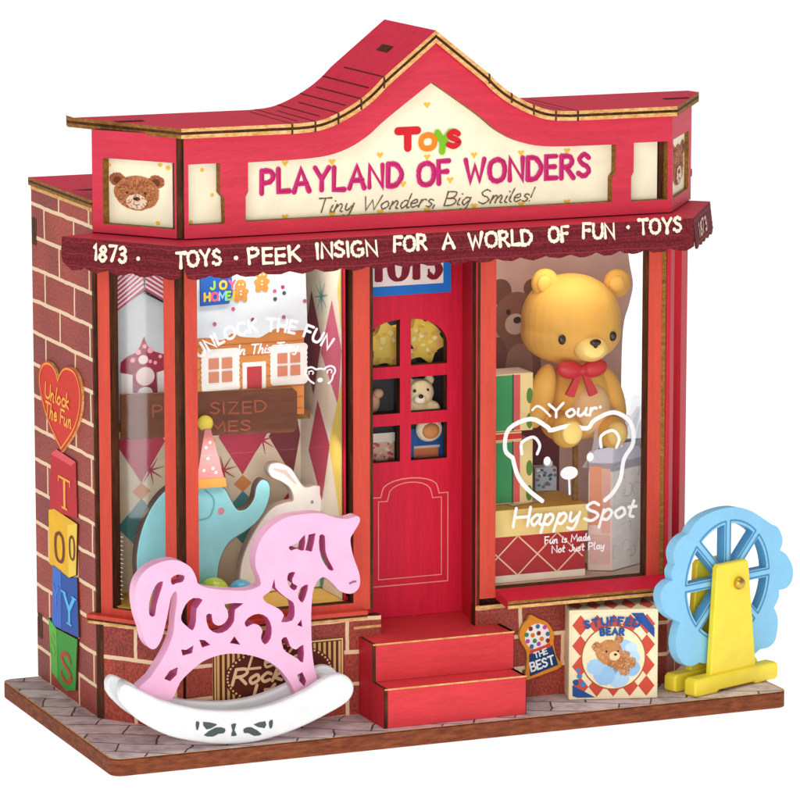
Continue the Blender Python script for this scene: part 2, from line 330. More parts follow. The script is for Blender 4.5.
def write(mb, F, t, x, y, h, w, m, n=.002, gap=.22, slant=0.0, jit=0.0, width=None, brush=0.0, path=None, dbl=None, parts=None):
    """t written along the face F from (x,y); width scales the line to an exact length"""
    if width:
        wd = text_width(t, h, gap); kx = width/wd
    else: kx = 1.0
    cx = 0.0
    for ci, ch in enumerate(t):
        lay = n+(ci % 2)*.0012
        if ch == ' ' and parts and mb.v: mb.build(*parts); mb.__init__()
        g = G[ch]; dy = R.uniform(-jit, jit)*h; rt = R.uniform(-jit, jit)*.8
        for st in g[1:]:
            P = smooth(st[1:], 5) if st[0] == 'c' else st[1:]
            if st[0] == 'l' and len(P) == 2: P = [P[0], ((P[0][0]+P[1][0])/2, (P[0][1]+P[1][1])/2), P[1]]
            Q = []
            for a, b in P:
                px_ = (a*h)*kx+b*h*slant; py_ = b*h+dy
                X = cx*kx+px_-py_*rt; Y = py_+px_*rt
                if path: Q.append(path(X, Y))
                else: Q.append((x+X, y+Y))
            if brush: W = [w*(1+brush*math.sin(i*2.1+len(Q))*.5+brush*R.uniform(-.5, .5)) for i in range(len(Q))]
            else: W = w
            mb.ribbon(F, Q, W, m, lay); lay += .00025
            if dbl: mb.ribbon(F, [(a+w*.2, b) for a, b in Q], w*.35, dbl, lay); lay += .00022
        cx += g[0]*h+gap*h
def serif_letter(mb, F, ch, x, y, h, m, n, w=.13, slant=0, kx=1.0):
    g = G[ch]; lay = n
    for st in g[1:]:
        P = smooth(st[1:], 6) if st[0] == 'c' else st[1:]
        vert = [abs(P[min(i+1, len(P)-1)][1]-P[max(0, i-1)][1])/(1e-6+math.dist(P[min(i+1, len(P)-1)], P[max(0, i-1)])) for i in range(len(P))]
        mb.ribbon(F, [(x+a*h*kx, y+b*h) for a, b in P], [h*w*(.5+.9*v) for v in vert], m, lay, cap=False); lay += .0003
    ser = {'T': [(.37, 0), (.02, .92), (.72, .92)], 'O': [], 'Y': [(.38, 0), (0, 1), (.76, 1)], 'S': [(.58, .8), (.02, .2)]}.get(ch, [])
    for a, b in ser:
        if b in (0, 1): mb.ribbon(F, [(x+(a-.17)*h*kx, y+b*h), (x+(a+.17)*h*kx, y+b*h)], h*.07, m, lay, cap=False)
        else: mb.ribbon(F, [(x+a*h*kx, y+(b-.1)*h), (x+a*h*kx, y+(b+.1)*h)], h*.07, m, lay, cap=False)
        lay += .0003
def fur(mb, F, c, rx, ry, cols, n, cnt, ln, w, inward=False):
    for i in range(cnt):
        t = R.uniform(0, 6.283); q = math.sqrt(R.random())*.95
        x, y = c[0]+rx*q*math.cos(t), c[1]+ry*q*math.sin(t); d = t+R.uniform(-.6, .6)
        mb.ribbon(F, [(x, y), (x+ln*math.cos(d), y+ln*math.sin(d))], [w, w*.3], R.choice(cols), n+i*.000012, cap=False)
def star(mb, F, c, r, m, n, k=5, q=.45):
    mb.poly(F, [(c[0]+(r if i % 2 == 0 else r*q)*math.cos(math.pi*i/k+1.57), c[1]+(r if i % 2 == 0 else r*q)*math.sin(math.pi*i/k+1.57)) for i in range(2*k)], m, n)

def remesh_blob(balls, voxel, name):
    b = MB()
    for c, r, rot in balls: b.ball(c, r, PINK, axis=rot, k=32, j=20)
    me = bpy.data.meshes.new(name); me.from_pydata([tuple(p) for p in b.v], [], b.f)
    bm = bmesh.new(); bm.from_mesh(me); bmesh.ops.remove_doubles(bm, verts=bm.verts, dist=1e-5); bm.to_mesh(me); bm.free()
    o = bpy.data.objects.new(name, me); COL.objects.link(o)
    r = o.modifiers.new('r', 'REMESH'); r.mode = 'VOXEL'; r.voxel_size = voxel; r.use_smooth_shade = True
    s_ = o.modifiers.new('s', 'SMOOTH'); s_.iterations = 5; s_.factor = .5
    dg = bpy.context.evaluated_depsgraph_get(); ev = o.evaluated_get(dg); out = bpy.data.meshes.new_from_object(ev)
    bpy.data.objects.remove(o); bpy.data.meshes.remove(me)
    for p in out.polygons: p.use_smooth = True
    out.name = name
    return out
def blob_part(name, balls, voxel, mat, parent=None, loc=None, **k):
    me = remesh_blob(balls, voxel, name); root = Vector(loc) if loc is not None else LOC[parent.name]
    me.transform(Matrix.Translation(-root)); me.materials.clear(); me.materials.append(mat)
    o = bpy.data.objects.new(name, me); COL.objects.link(o)
    if parent: o.parent = parent
    else: o.location = root
    LOC[o.name] = root
    return tag(o, **k)
def ROT(x=0, y=0, z=0): return (Matrix.Rotation(z, 3, 'Z') @ Matrix.Rotation(y, 3, 'Y') @ Matrix.Rotation(x, 3, 'X'))

# ------------------------------------------------------------------ plan of the shop
W, XA, CY, D = 2.0, .194, .2575, .86
HW = 1.575; Z1, Z2 = 1.5034, 1.815
FR = Frame((0, 0, 0))                                     # shop front
LW = Frame((0, 0, 0), u=(0, -1, 0))                       # brick side wall
CL = Frame((0, CY, 0), u=(XA, -CY, 0)); CR = Frame((W-XA, 0, 0), u=(XA, CY, 0)); LC = math.hypot(XA, CY)
DR = Frame((0, .21, 0))
shop = thing('toy_shop', (1.0, .4, 0), 'red toy shop', 'toy shop')
shop['label'] = 'red wooden miniature toy shop with brick side wall and peaked sign board on paved base'

# ground sheet: white, with added glow that keeps it bright and shadowless
g = MB(); g.rect(Frame((0, 0, -.0525), u=(1, 0, 0), up=(0, 1, 0)), -160, -60, 160, 160, WHITE)
m, nt, b = base_mat('white_sheet_glow'); b.inputs['Base Color'].default_value = (.85, .85, .85, 1); b.inputs['Roughness'].default_value = .9; b.inputs['Specular IOR Level'].default_value = 0
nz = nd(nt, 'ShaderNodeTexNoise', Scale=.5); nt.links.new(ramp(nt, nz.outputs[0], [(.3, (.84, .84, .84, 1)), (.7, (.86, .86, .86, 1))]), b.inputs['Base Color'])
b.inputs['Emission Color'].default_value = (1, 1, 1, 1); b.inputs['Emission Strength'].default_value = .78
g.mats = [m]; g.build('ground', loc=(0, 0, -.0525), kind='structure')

# paved base board
UP = Frame((0, 0, 0), u=(1, 0, 0), up=(0, 1, 0))
base = thing('base_board', (1.0, .3, -.051), 'brown edged wooden base board with printed stone paving under the toy shop', 'base')
def rounded(x0, y0, x1, y1, r, k=5):
    P = []
    for cx, cy, a in ((x1-r, y1-r, 0), (x0+r, y1-r, 90), (x0+r, y0+r, 180), (x1-r, y0+r, 270)):
        for i in range(k+1): t = math.radians(a+90*i/k); P.append((cx+r*math.cos(t), cy+r*math.sin(t)))
    return P
bo = rounded(-.127, -.247, 2.112, .845, .035)
mb = MB(); mb.plate(UP, bo, [], -.0512, -.002, BASE_EDGE, BASE_EDGE); mb.build('board', base, bevel=.003)
mb = MB(); mb.poly(UP, rounded(-.1245, -.2445, 2.1095, .8425, .034), PAVE, 0.0); mb.ribbon(UP, rounded(-.1245, -.2445, 2.1095, .8425, .034), .006, TAN, .0005, closed=True); mb.build('paving', base)

# brick walls
mb = MB(); F = LW
mb.plate(F, [(-D, 0), (-CY-.002, 0), (-CY-.002, HW), (-D, HW)], [], -.04, 0, BRICK, BURNT)
mb.rect(F, -CY-.013, .0, -CY-.002, 1.45, BURNT, .0008)
mb.rect(F, -D, HW-.012, -CY-.002, HW, TAN, .0012)
mb.rect(F, -D+.004, 1.39, -D+.05, 1.475, BURNT, .001); mb.rect(F, -D+.01, .13, -D+.055, .21, BURNT, .001)
mb.build('brick_wall', shop, label='brick side wall')
def brick_panel(F, a0, a1, z0, z1, name):
    mb = MB(); mb.plate(F, [(a0, z0), (a1, z0), (a1, z1), (a0, z1)], [], -.035, 0, BRICK, BURNT)
    return mb
SILL = .318
mb = brick_panel(CL, .02, LC-.012, 0, SILL-.012, ''); mb.rect(CL, .0, 0, .022, SILL-.012, BURNT, .001); mb.build('brick_wall', shop)
mb = brick_panel(FR, XA, .83, 0, SILL-.012, ''); mb.rect(FR, .74, .268, .83, .276, TAN, .001); mb.build('brick_wall', shop)
mb = brick_panel(FR, 1.146, W-XA, 0, SILL-.012, ''); mb.rect(FR, 1.146, .293, 1.26, .305, TAN, .001); mb.build('brick_wall', shop)
mb = brick_panel(CR, 0.002, LC, 0, SILL-.012, ''); mb.build('brick_wall', shop)
mb = MB(); mb.plate(Frame((0, D, 0)), [(.04, 0), (W, 0), (W, HW), (.04, HW)], [], -.03, 0, BRICK, BURNT); mb.build('back_wall', shop)

# low flat roof behind the sign
mb = MB(); P = [(-.006, .262), (W+.006, .262), (W+.006, D+.01), (-.006, D+.01)]
mb.plate(UP, P, [], HW, HW+.009, DKTAN, DKTAN); mb.plate(UP, [(x, y) for x, y in P], [], HW+.009, HW+.016, BURNT, BURNT); mb.plate(UP, P, [], HW+.016, HW+.024, ROOFM, DKTAN)
mb.poly(UP, [(.01, .50), (.24, .44), (.24, .52)], BURNT, HW+.0255)
mb.build('roof', shop)

# sign band: cut-out front board, recessed cream panels
top = [(.2, 1.812), (.558, 1.812), (.62, 1.817), (.68, 1.836), (.735, 1.862), (.785, 1.895), (.83, 1.94), (.9985, 2.062)]
mirror = [(2*.9985-x, z) for x, z in top[::-1][1:]]
def roundoff(p): return smooth(p, 4)
prof_l = [top[0]]+roundoff(top[1:-1])+[top[-1]]
prof_r = [(2*.9985-x, z) for x, z in prof_l[::-1][1:]]
prof = prof_l+prof_r; prof[-1] = (W-XA, 1.812)
mainhole = [(.395, 1.545), (1.602, 1.545), (1.602, 1.62), (1.614, 1.635), (1.614, 1.723), (1.40, 1.726), (1.30, 1.742), (1.22, 1.78), (1.15, 1.835), (.9985, 1.94), (.85, 1.835), (.78, 1.78), (.70, 1.742), (.60, 1.726), (.403, 1.723), (.403, 1.635), (.395, 1.62)]
mh = mainhole[:5]+smooth(mainhole[4:10], 4)[1:]+smooth(mainhole[9:15], 4)[1:]+mainhole[15:]
lhole = [(.214, 1.543), (.329, 1.543), (.327, 1.62), (.314, 1.635), (.314, 1.725), (.214, 1.725)]
rhole = [(1.667, 1.543), (1.792, 1.543), (1.792, 1.725), (1.675, 1.725), (1.675, 1.635), (1.667, 1.62)]
outline = [(.2, Z1), (W-XA, Z1)]+prof[::-1]
mb = MB(); mb.plate(FR, outline, [mh, lhole, rhole], -.032, 0, RED, BURNT, BURNT, mhole=DKTAN)
band = mb.build('sign_board', shop)
mb = MB(); B = LC
mb.plate(CL, [(0, Z1), (B*.95, Z1), (B*.95, Z2-.003), (0, Z2-.003)], [[(B*.12, 1.53), (B*.915, 1.53), (B*.915, 1.729), (B*.12, 1.729)]], -.032, 0, RED, BURNT, BURNT, mhole=DKTAN); mb.build('sign_board', shop)
mb = MB(); mb.plate(CR, [(0.001, Z1), (B, Z1), (B, Z2-.003), (0.001, Z2-.003)], [[(B*.06, 1.543), (B*.86, 1.543), (B*.86, 1.727), (B*.06, 1.727)]], -.012, 0, RED, BURNT, BURNT, mhole=DKTAN); sbr = mb.build('sign_board', shop)
mb = MB(); mb.box(Frame((0, 0, 0)), XA-.012, Z1, -.05, XA+.006, Z2-.004, -.012, BURNT); mb.build('corner_post', shop)
mb = MB(); mb.box(Frame((0, 0, 0)), W-XA-.028, Z1+.004, -.055, W-XA-.008, Z2-.006, -.034, BURNT); mb.build('corner_post', shop)
# printed cream panel with lettering
FB = FR.off(-.034)
cut = [(.37, 1.53), (1.64, 1.53), (1.64, 1.74), (1.45, 1.745), (1.25, 1.79), (1.13, 1.9), (.9985, 2.0), (.87, 1.9), (.75, 1.79), (.55, 1.745), (.37, 1.74)]
mb = MB(); mb.plate(FB, cut, [], -.01, 0, CREAM, TAN)
mb.rect(FB, .205, 1.53, .345, 1.74, CREAM, 0.0); mb.rect(FB, 1.65, 1.53, 1.772, 1.74, CREAM, 0.0)
YS = ink('#f3c24a')
for u, v in [(285, 163), (332, 162), (380, 155), (427, 105), (474, 155), (521, 153), (567, 151), (285, 217), (332, 214), (380, 212), (427, 210), (474, 206), (521, 204), (567, 202), (403, 184), (450, 180), (427, 157), (308, 190)]:
    a, b_ = FB.px(u, v); mb.poly(FB, [(a, b_-.011), (a+.012, b_+.004), (a+.006, b_+.009), (a, b_+.005), (a-.006, b_+.009), (a-.012, b_+.004)], YS, .0008)
for u, v in [(212, 195), (191, 222), (202, 170)]:
    a, b_ = FB.px(u, v); mb.ell(FB, (a, b_), .006, .006, YS, .0008)
mb.build('sign_panel', band)
MAG = ink('#cc2a78'); MAGD = ink('#b81e58')
mb = MB()
x0, b0 = FB.px(259, 196); x1, b1 = FB.px(591, 182)
write(mb, FB, 'PLAYLAND OF WONDERS', x0+.008, FB.px(264, 195.5)[1]+.008, .067, .0162, MAG, gap=.30, jit=.03, width=x1-x0-.016, brush=.16, dbl=MAGD, parts=('lettering', band))
mb.build('lettering', band)
mb = MB()
xa_, _ = FB.px(315, 210); xb_, _ = FB.px(536, 195)
write(mb, FB, 'Tiny Wonders, Big Smiles!', xa_, FB.px(318, 212.5)[1], .042, .0042, ink('#6d5a44'), gap=.12, slant=.35, jit=.03, width=xb_-xa_-.02, brush=.5, parts=('lettering', band))
mb.build('lettering', band)
mb = MB()
cols = ['#d2202c', '#f0861c', '#7cc024', '#d2202c']
xs = [(394, 421), (418, 437), (433, 452), (445, 461)]
for i, ch in enumerate('TOYS'):
    a0, _ = FB.px(xs[i][0], 142); a1, _ = FB.px(xs[i][1], 142); h = [.052, .042, .058, .045][i]; w = [.025, .0175, .021, .0175][i]; y0 = FB.px((xs[i][0]+xs[i][1])/2, [152, 151.5, 155, 149][i])[1]+w/2
    gw = G[ch][0]; kx = (a1-a0-w)/(gw*h); lay = .002+i*.0012
    for st in G[ch][1:]:
        P = smooth(st[1:], 5) if st[0] == 'c' else st[1:]
        mb.ribbon(FB, [(a0+w/2+p*h*kx+(.1*h*q-.05*h if ch == 'Y' else 0), y0+q*h) for p, q in P], w, ink(cols[i]), lay); lay += .0003
mb.build('lettering', band)
# bear head prints on the two end panels
def bear_print(mb, F, c, s_, kx=1.0, n0=.001):
    br = [ink('#a85f3a'), ink('#c07a4c'), ink('#8e4a2c'), ink('#d29a6c'), ink('#b56a44')]
    for sx in (-1, 1):
        mb.ell(F, (c[0]+sx*.78*s_*kx, c[1]+.62*s_), .32*s_*kx, .33*s_, br[0], n0, ragged=.06); fur(mb, F, (c[0]+sx*.78*s_*kx, c[1]+.62*s_), .3*s_*kx, .3*s_, br, n0+.0002, 40, .1*s_, .05*s_)
        mb.ell(F, (c[0]+sx*.76*s_*kx, c[1]+.58*s_), .17*s_*kx, .19*s_, ink('#6e3a26'), n0+.0009)
    mb.ell(F, c, .9*s_*kx, .86*s_, br[1], n0+.0012, ragged=.04); fur(mb, F, c, .86*s_*kx, .82*s_, br+[ink('#d8a074'), ink('#9c5230')], n0+.0014, 420, .11*s_, .05*s_)
    mb.ell(F, (c[0]+.02*s_*kx, c[1]-.42*s_), .42*s_*kx, .38*s_, ink('#ecd2b4'), n0+.0046, ragged=.04)
    for sx in (-1, 1): mb.ell(F, (c[0]+sx*.36*s_*kx, c[1]+.0*s_), .05*s_*kx, .06*s_, ink('#4a2418'), n0+.005)
    mb.ell(F, (c[0]+.02*s_*kx, c[1]-.28*s_), .14*s_*kx, .1*s_, ink('#3a2018'), n0+.005)
    mb.ribbon(F, [(c[0]-.1*s_*kx, c[1]-.56*s_), (c[0]+.02*s_*kx, c[1]-.6*s_), (c[0]+.14*s_*kx, c[1]-.55*s_)], .035*s_, ink('#5a3020'), n0+.005)
FC = CL.off(-.034)
mb = MB(); mb.rect(FC, B*.04, 1.515, B*.94, 1.745, CREAM, 0); c = FC.px(137, 193); bear_print(mb, FC, c, .06, kx=1.5)
for u, v in [(109, 165), (168, 168), (108, 218), (158, 223), (160, 165)]: mb.ell(FC, FC.px(u, v), .008, .006, YS, .0008)
mb.build('sign_panel', band)
FC2 = CR.off(-.0135)
mb = MB(); mb.rect(FC2, B*.02, 1.515, B*.97, 1.745, CREAM, 0); bear_print(mb, FC2, (B*.5, 1.632), .075, kx=1.35); mb.build('sign_panel', sbr)

# cornice roof with peaked centre
tipL = hit(67.5, 117, (0, 0, 1), (0, 0, 1.836)); tipR = hit(699, 92, (0, 0, 1), (0, 0, 1.836)); YB = .38; YF = -.03
corn = MB(); TH = .030
cp = [(.182, 1.836), (.55, 1.836)]+smooth([(.55, 1.836), (.62, 1.842), (.68, 1.862), (.74, 1.893), (.785, 1.925), (.82, 1.958)], 4)[1:]+[(.9985, 2.0985)]
cp = cp+[(2*.9985-x, z) for x, z in cp[::-1][1:]]; cp[-1] = (1.808, 1.836)
def nrm(i):
    a, b_ = cp[max(0, i-1)], cp[min(len(cp)-1, i+1)]; d = Vector((b_[0]-a[0], b_[1]-a[1])).normalized(); return Vector((-d.y, d.x))
low = []
for i, (x, z) in enumerate(cp):
    q = nrm(i); k = TH*(1.25 if abs(x-.9985) < .001 else 1); low.append((x-q.x*k, z-q.y*k))
lerp = lambda p, q, t: (p[0]+(q[0]-p[0])*t, p[1]+(q[1]-p[1])*t)
for i in range(len(cp)-1):
    a, b_, c, d = cp[i], cp[i+1], low[i+1], low[i]
    corn.face([(a[0], YF, a[1]), (b_[0], YF, b_[1]), (b_[0], YB, b_[1]), (a[0], YB, a[1])], ROOFM)
    corn.face([(d[0], YB, d[1]), (c[0], YB, c[1]), (c[0], YF, c[1]), (d[0], YF, d[1])], RED)
    for t0, t1, mt, yy in ((0, .34, TAN, 0), (.34, .62, BURNT, .003), (.62, 1, TAN, 0)):
        corn.face([(*lerp(a, d, t1)[:1], YF+yy, lerp(a, d, t1)[1]), (lerp(b_, c, t1)[0], YF+yy, lerp(b_, c, t1)[1]), (lerp(b_, c, t0)[0], YF+yy, lerp(b_, c, t0)[1]), (lerp(a, d, t0)[0], YF+yy, lerp(a, d, t0)[1])], mt)
    corn.face([(b_[0], YB, b_[1]), (c[0], YB, c[1]), (d[0], YB, d[1]), (a[0], YB, a[1])], BURNT)
def end_edge(p, q):
    for t0, t1, mt in ((0, .34, TAN), (.34, .62, BURNT), (.62, 1, TAN)):
        z0, z1 = 1.836-TH*t1, 1.836-TH*t0
        corn.face([(p[0], p[1], z0), (q[0], q[1], z0), (q[0], q[1], z1), (p[0], p[1], z1)], mt if mt == BURNT else DKTAN)
for sgn, tip, cx in ((-1, tipL, .182), (1, tipR, 1.808)):
    P = [(cx, YF), (tip.x, tip.y), (tip.x-.012*sgn, tip.y+.05), (tip.x-.012*sgn, YB), (cx, YB)]
    if sgn < 0: P = P[::-1]
    corn.face([(x, y, 1.836) for x, y in P], ROOFM); corn.face([(x, y, 1.836-TH) for x, y in P[::-1]], RED)
    Q = P if sgn > 0 else P
    for i in range(4):
        a, b_ = Q[i], Q[i+1]; end_edge(a, b_)
co = corn.build('cornice', shop)
# hinge cuts across the bent parts, tab slots in the top
mb = MB()
def slope_at(x):
    for i in range(len(cp)-1):
        if cp[i][0] <= x <= cp[i+1][0]:
            t = (x-cp[i][0])/(cp[i+1][0]-cp[i][0]); return cp[i][1]+(cp[i+1][1]-cp[i][1])*t
    return 1.836
for side in (0, 1):
    if side: mb.build('hinge_cuts', co); mb = MB()
    for k in range(9):
        x = .53+k*.037; x = x if not side else 2*.9985-x
        z = slope_at(x); y0 = YF if k % 2 == 0 else YF+R.uniform(.02, .06); y1 = YB-.002 if k % 2 else R.uniform(.28, .34)
        z2 = slope_at(x+.0035)
        mb.face([(x, y0, z+.0012), (x+.0035, y0, z2+.0012), (x+.0035, y1, z2+.0012), (x, y1, z+.0012)], BURNT)
        if k % 2 == 0:
            i = 0; mb.face([(x, YF-.0012, z-TH*1.06), (x+.006, YF-.0012, z-TH*1.06), (x+.006, YF-.0012, z2), (x, YF-.0012, z)], BURNT)
mb.build('hinge_cuts', co)
for x, y, dx, dy in ((.90, .12, .022, .09), (1.097, .12, .022, .09), (.06, .2, .09, .035), (1.86, .16, .09, .03)):
    z = slope_at(x) if .2 < x < 1.79 else 1.836; zb = slope_at(x+dx) if .2 < x < 1.79 else 1.836
    mb = MB(); mb.face([(x, y, z+.0015), (x+dx, y, zb+.0015), (x+dx, y+dy, zb+.0015), (x, y+dy, z+.0015)], BURNT); mb.build('tab_slot', co)
# support behind the sign
mb = MB(); mb.box(FR, .35, HW+.03, -.37, 1.65, 1.80, -.35, RED); mb.build('back_board', shop)

# awning: ledge and hanging lettered valance
OUT = [(-.10, .25), (.157, -.10), (1.832, -.10), (2.06, .24)]
INN = [(.03, CY+.012), (XA+.012, 0.03), (W-XA-.012, 0.03), (W-.03, CY+.012)]
mb = MB()
for i in range(3):
    a, b_, c, d = OUT[i], OUT[i+1], INN[i+1], INN[i]
    mb.face([(*a, Z1-.008), (*b_, Z1-.008), (*c, Z1-.003), (*d, Z1-.003)], RED)
    mb.face([(*d, Z1-.012), (*c, Z1-.012), (*b_, Z1-.018), (*a, Z1-.018)], DEEP)
    mb.face([(*a, Z1-.018), (*b_, Z1-.018), (*b_, Z1-.008), (*a, Z1-.008)], DEEP)
aw = mb.build('awning', shop)
VH = .087
vfr = []
for i in range(3):
    a, b_ = Vector((*OUT[i], Z1-.008)), Vector((*OUT[i+1], Z1-.008)); u = (b_-a).normalized()
    n_ = u.cross(Vector((0, 0, 1))); up = (Vector((0, 0, 1)) - n_*.12).normalized()
    F = Frame(a, u=u, up=up); F.n = F.u.cross(F.v); L_ = (b_-a).length
    mb = MB(); P = [(0, 0)] if i else [(0, 0)]
    nsc = max(3, round(L_/.085)); bot = []
    for k in range(nsc):
        for j in range(6):
            t = j/6; bot.append(((k+t)/nsc*L_, -VH-.011*math.sin(math.pi*t)-R.uniform(0, .004)))
    bot.append((L_, -VH))
    if i == 0: bot = [(0, -.05), (.008, -.075), (.02, -VH+.004)]+[p for p in bot if p[0] > .03]
    mb.plate(F, [(0, 0), (0, -VH*.55)]+bot[(0 if i == 0 else 1):]+[(L_, 0)], [], -.006, 0, VAL, BURNT)
    # horizontal printed weave lines
    for r in range(5):
        z = -.012-r*.018
        mb.ribbon(F, [(.012+L_*.97*j/24, z+.0022*math.sin(j*1.7+r)) for j in range(25)], [.0022+.002*R.random() for _ in range(25)], ink('#641019') if r % 2 else ink('#8c2a32'), .0006+r*.0001)
    val = mb.build('valance', aw); vfr.append((F, L_))
LT = ink('#f7e6d0')
mb = MB(); F, L_ = vfr[0]
def span(F, u0, u1, v, n=.002): return F.px(u0, v, n)[0], F.px(u1, v, n)[0]
a0, a1 = span(F, 93, 128, 255); write(mb, F, '1873', a0+.006, F.px(95, 261)[1]+.005, .043, .0105, LT, gap=.3, jit=.06, width=a1-a0-.012, brush=.3)
mb.build('lettering', aw); mb = MB()
a0, a1 = span(F, 138, 141, 257); write(mb, F, '.', a0, F.px(138, 262)[1]-.005, .03, .013, LT)
mb.build('lettering', aw)
mb = MB(); F, L_ = vfr[1]
for t, u0, u1, v in (('TOYS', 175, 223, 269), ('.', 234, 236, 268), ('PEEK', 248, 302, 266), ('INSIGN', 316, 379, 260), ('FOR', 393, 428, 253), ('A', 442, 456, 250), ('WORLD', 468, 534, 249), ('OF', 548, 570, 243), ('FUN', 582, 616, 240), ('.', 626, 629, 237), ('TOYS', 638, 683, 236)):
    a0, a1 = span(F, u0, u1, v); mb = MB(); y0 = F.px(u0, v)[1]+.005
    write(mb, F, t, a0+.005, y0, .043 if t != '.' else .05, .0098, LT, gap=.28, jit=.07, width=(a1-a0-.011) if len(t) > 1 or t == 'A' else None, brush=.5)
    mb.build('lettering', aw)
mb = MB()
F, L_ = vfr[2]
a0, a1 = span(F, 697, 705, 211); write(mb, F, '1873', a0, -.068, .04, .0095, ink('#d8b4a4'), gap=.2, jit=.05, width=max(.05, a1-a0), brush=.3); mb.build('lettering', aw)

# window frames
ZS, ZT = .352, 1.46
def frame_part(F, a0, a1, z0, z1, pl, pr, pb, name='window_frame', pt=.05, mat=POST, dep=.045, inner=None):
    mb = MB(); mb.plate(F, [(a0, z0), (a1, z0), (a1, z1), (a0, z1)], [[(a0+pl, z0+pb), (a1-pr, z0+pb), (a1-pr, z1-pt), (a0+pl, z1-pt)]], -dep, 0, mat, inner or BURNT, BURNT)
    o = mb.build(name, shop)
    p = MB(); p.rect(F, a0+pl-.004, z0+pb-.004, a1-pr+.004, z1-pt+.004, GLASS, -dep+.004); p.build('pane', o)
    return o
SZ = .327
wl = frame_part(CL, .014, LC*.905, SZ, ZT, .043, .04, .024)
mb = MB(); mb.box(Frame((XA-.004, .014, 0)), -.014, SZ, -.03, .008, ZT, -.004, BURNT); mb.build('corner_post', shop)
wf = frame_part(FR, XA+.004, .794, SZ, ZT, .04, .055, .024)
mb = MB(); mb.box(FR, .795, SZ, -.2, .806, ZT, -.004, BURNT); mb.build('door_jamb', shop)
wr = frame_part(FR, 1.160, W-XA-.03, SZ, ZT, .053, .045, .027)
mb = MB(); mb.box(FR, W-XA-.029, SZ, -.03, W-XA-.014, ZT, -.002, DKTAN); mb.box(FR, W-XA-.013, SZ, -.03, W-XA, ZT, .001, DEEP); mb.build('corner_post', shop)
wc = frame_part(CR, .004, LC*.88, SZ, ZT, .06, .10, .024, mat=DEEP, inner=DEEP)
# sills
for F, a0, a1, nm, out in ((CL, -.02, LC+.012, 'sill', .03), (FR, XA-.018, .775, 'sill', .03)):
    mb = MB(); mb.box(F, a0, SILL-.017, -.03, a1, SILL-.008, out-.008, TAN); mb.box(F, a0, SILL-.0075, -.03, a1, SILL-.0005, out-.004, BURNT)
    mb.box(F, a0, SILL, -.03, a1, SILL+.012, out, DKTAN, front=POST, top=POST); mb.build('sill', shop)
mb = MB(); SO = .095
P = [(.0, .353), (SO, .333), (SO, .312), (-.0, .312)]
SF = Frame((0, 0, 0), u=(0, -1, 0))
def sec(x, y, z): return (x, -y, z)
xs0_, xs1_ = 1.214, 1.80
T0, T1 = .353, .334
mb.face([(xs0_, -.002, T0), (xs0_, -SO, T1), (xs1_, -SO, T1), (xs1_, -.002, T0)], DOOR)
for z0_, z1_, mt in ((T1-.009, T1, DKTAN), (T1-.014, T1-.009, BURNT), (T1-.024, T1-.014, TAN)):
    mb.face([(xs0_, -SO, z0_), (xs1_, -SO, z0_), (xs1_, -SO, z1_), (xs0_, -SO, z1_)], mt)
mb.face([(xs0_, -.002, T0-.03), (xs0_, -SO, T1-.024), (xs0_, -SO, T1), (xs0_, -.002, T0)], DEEP); mb.face([(xs1_, -SO, T1-.024), (xs1_, -.002, T0-.03), (xs1_, -.002, T0), (xs1_, -SO, T1)], DEEP)
mb.face([(xs1_, -.002, T0-.03), (xs1_, -SO, T1-.024), (xs0_, -SO, T1-.024), (xs0_, -.002, T0-.03)], BURNT)
mb.build('sill', shop)
# door wall, jamb, door
mb = MB(); JF = Frame((1.146, 0, 0), u=(.044, .21, 0)); JF2 = Frame((1.19, .21, 0), u=(-.044, -.21, 0))
mb.plate(JF2, [(0, .1), (.2145, .1), (.2145, ZT), (0, ZT)], [], -.004, .0, DEEP, DEEP); mb.box(FR, 1.147, .24, -.03, 1.159, ZT, -.001, BURNT); mb.build('door_jamb', shop)
holes = []
def rc(a0, z0, a1, z1): return [(a0, z0), (a1, z0), (a1, z1), (a0, z1)]
cxd = .9985
for sx in (-1, 1):
    for z0, z1 in ((.738, .852), (.89, 1.001)):
        a, b_ = sorted((cxd+sx*.0185, cxd+sx*.1405)); holes.append(rc(a, z0, b_, z1))
    P = [(cxd+sx*.0185, 1.038)]+[(cxd+sx*.1405, 1.038)]+[(cxd+sx*(.0185+.122*math.cos(t)), 1.10+.084*math.sin(t)) for t in [i*math.pi/2/8 for i in range(9)]]
    holes.append(P)
mb = MB(); mb.plate(DR, rc(.797, .243, 1.19, 1.46), holes, -.03, 0, DOOR, BURNT, BURNT)
door = mb.build('door', shop)
mb = MB(); TR = ink('#f0a08c')
for q, wv in ((0, .0035), (.022, .003)):
    x0_, x1_, zb, zt = .885+q, 1.112+q*-1+.03, .345+q, .628-q*.6
    x1_ = 1.142-q; mid = (x0_+x1_)/2
    P = [(x0_, zb), (x1_, zb), (x1_, zt)]+[(x1_-.03, zt), (x1_-.035, zt+.02)]+[(mid+(x1_-.035-mid)*math.cos(t), zt+.02+.035*math.sin(t)) for t in [i*math.pi/10 for i in range(1, 10)]]+[(x0_+.035, zt+.02), (x0_+.03, zt), (x0_, zt)]
    mb.ribbon(DR, P, wv, TR, .001+q*.02, closed=True)
mb.build('panel_trim', door)
mb = MB(); mb.rect(DR, .85, .73, 1.15, 1.2, GLASS, -.026); mb.build('pane', door)
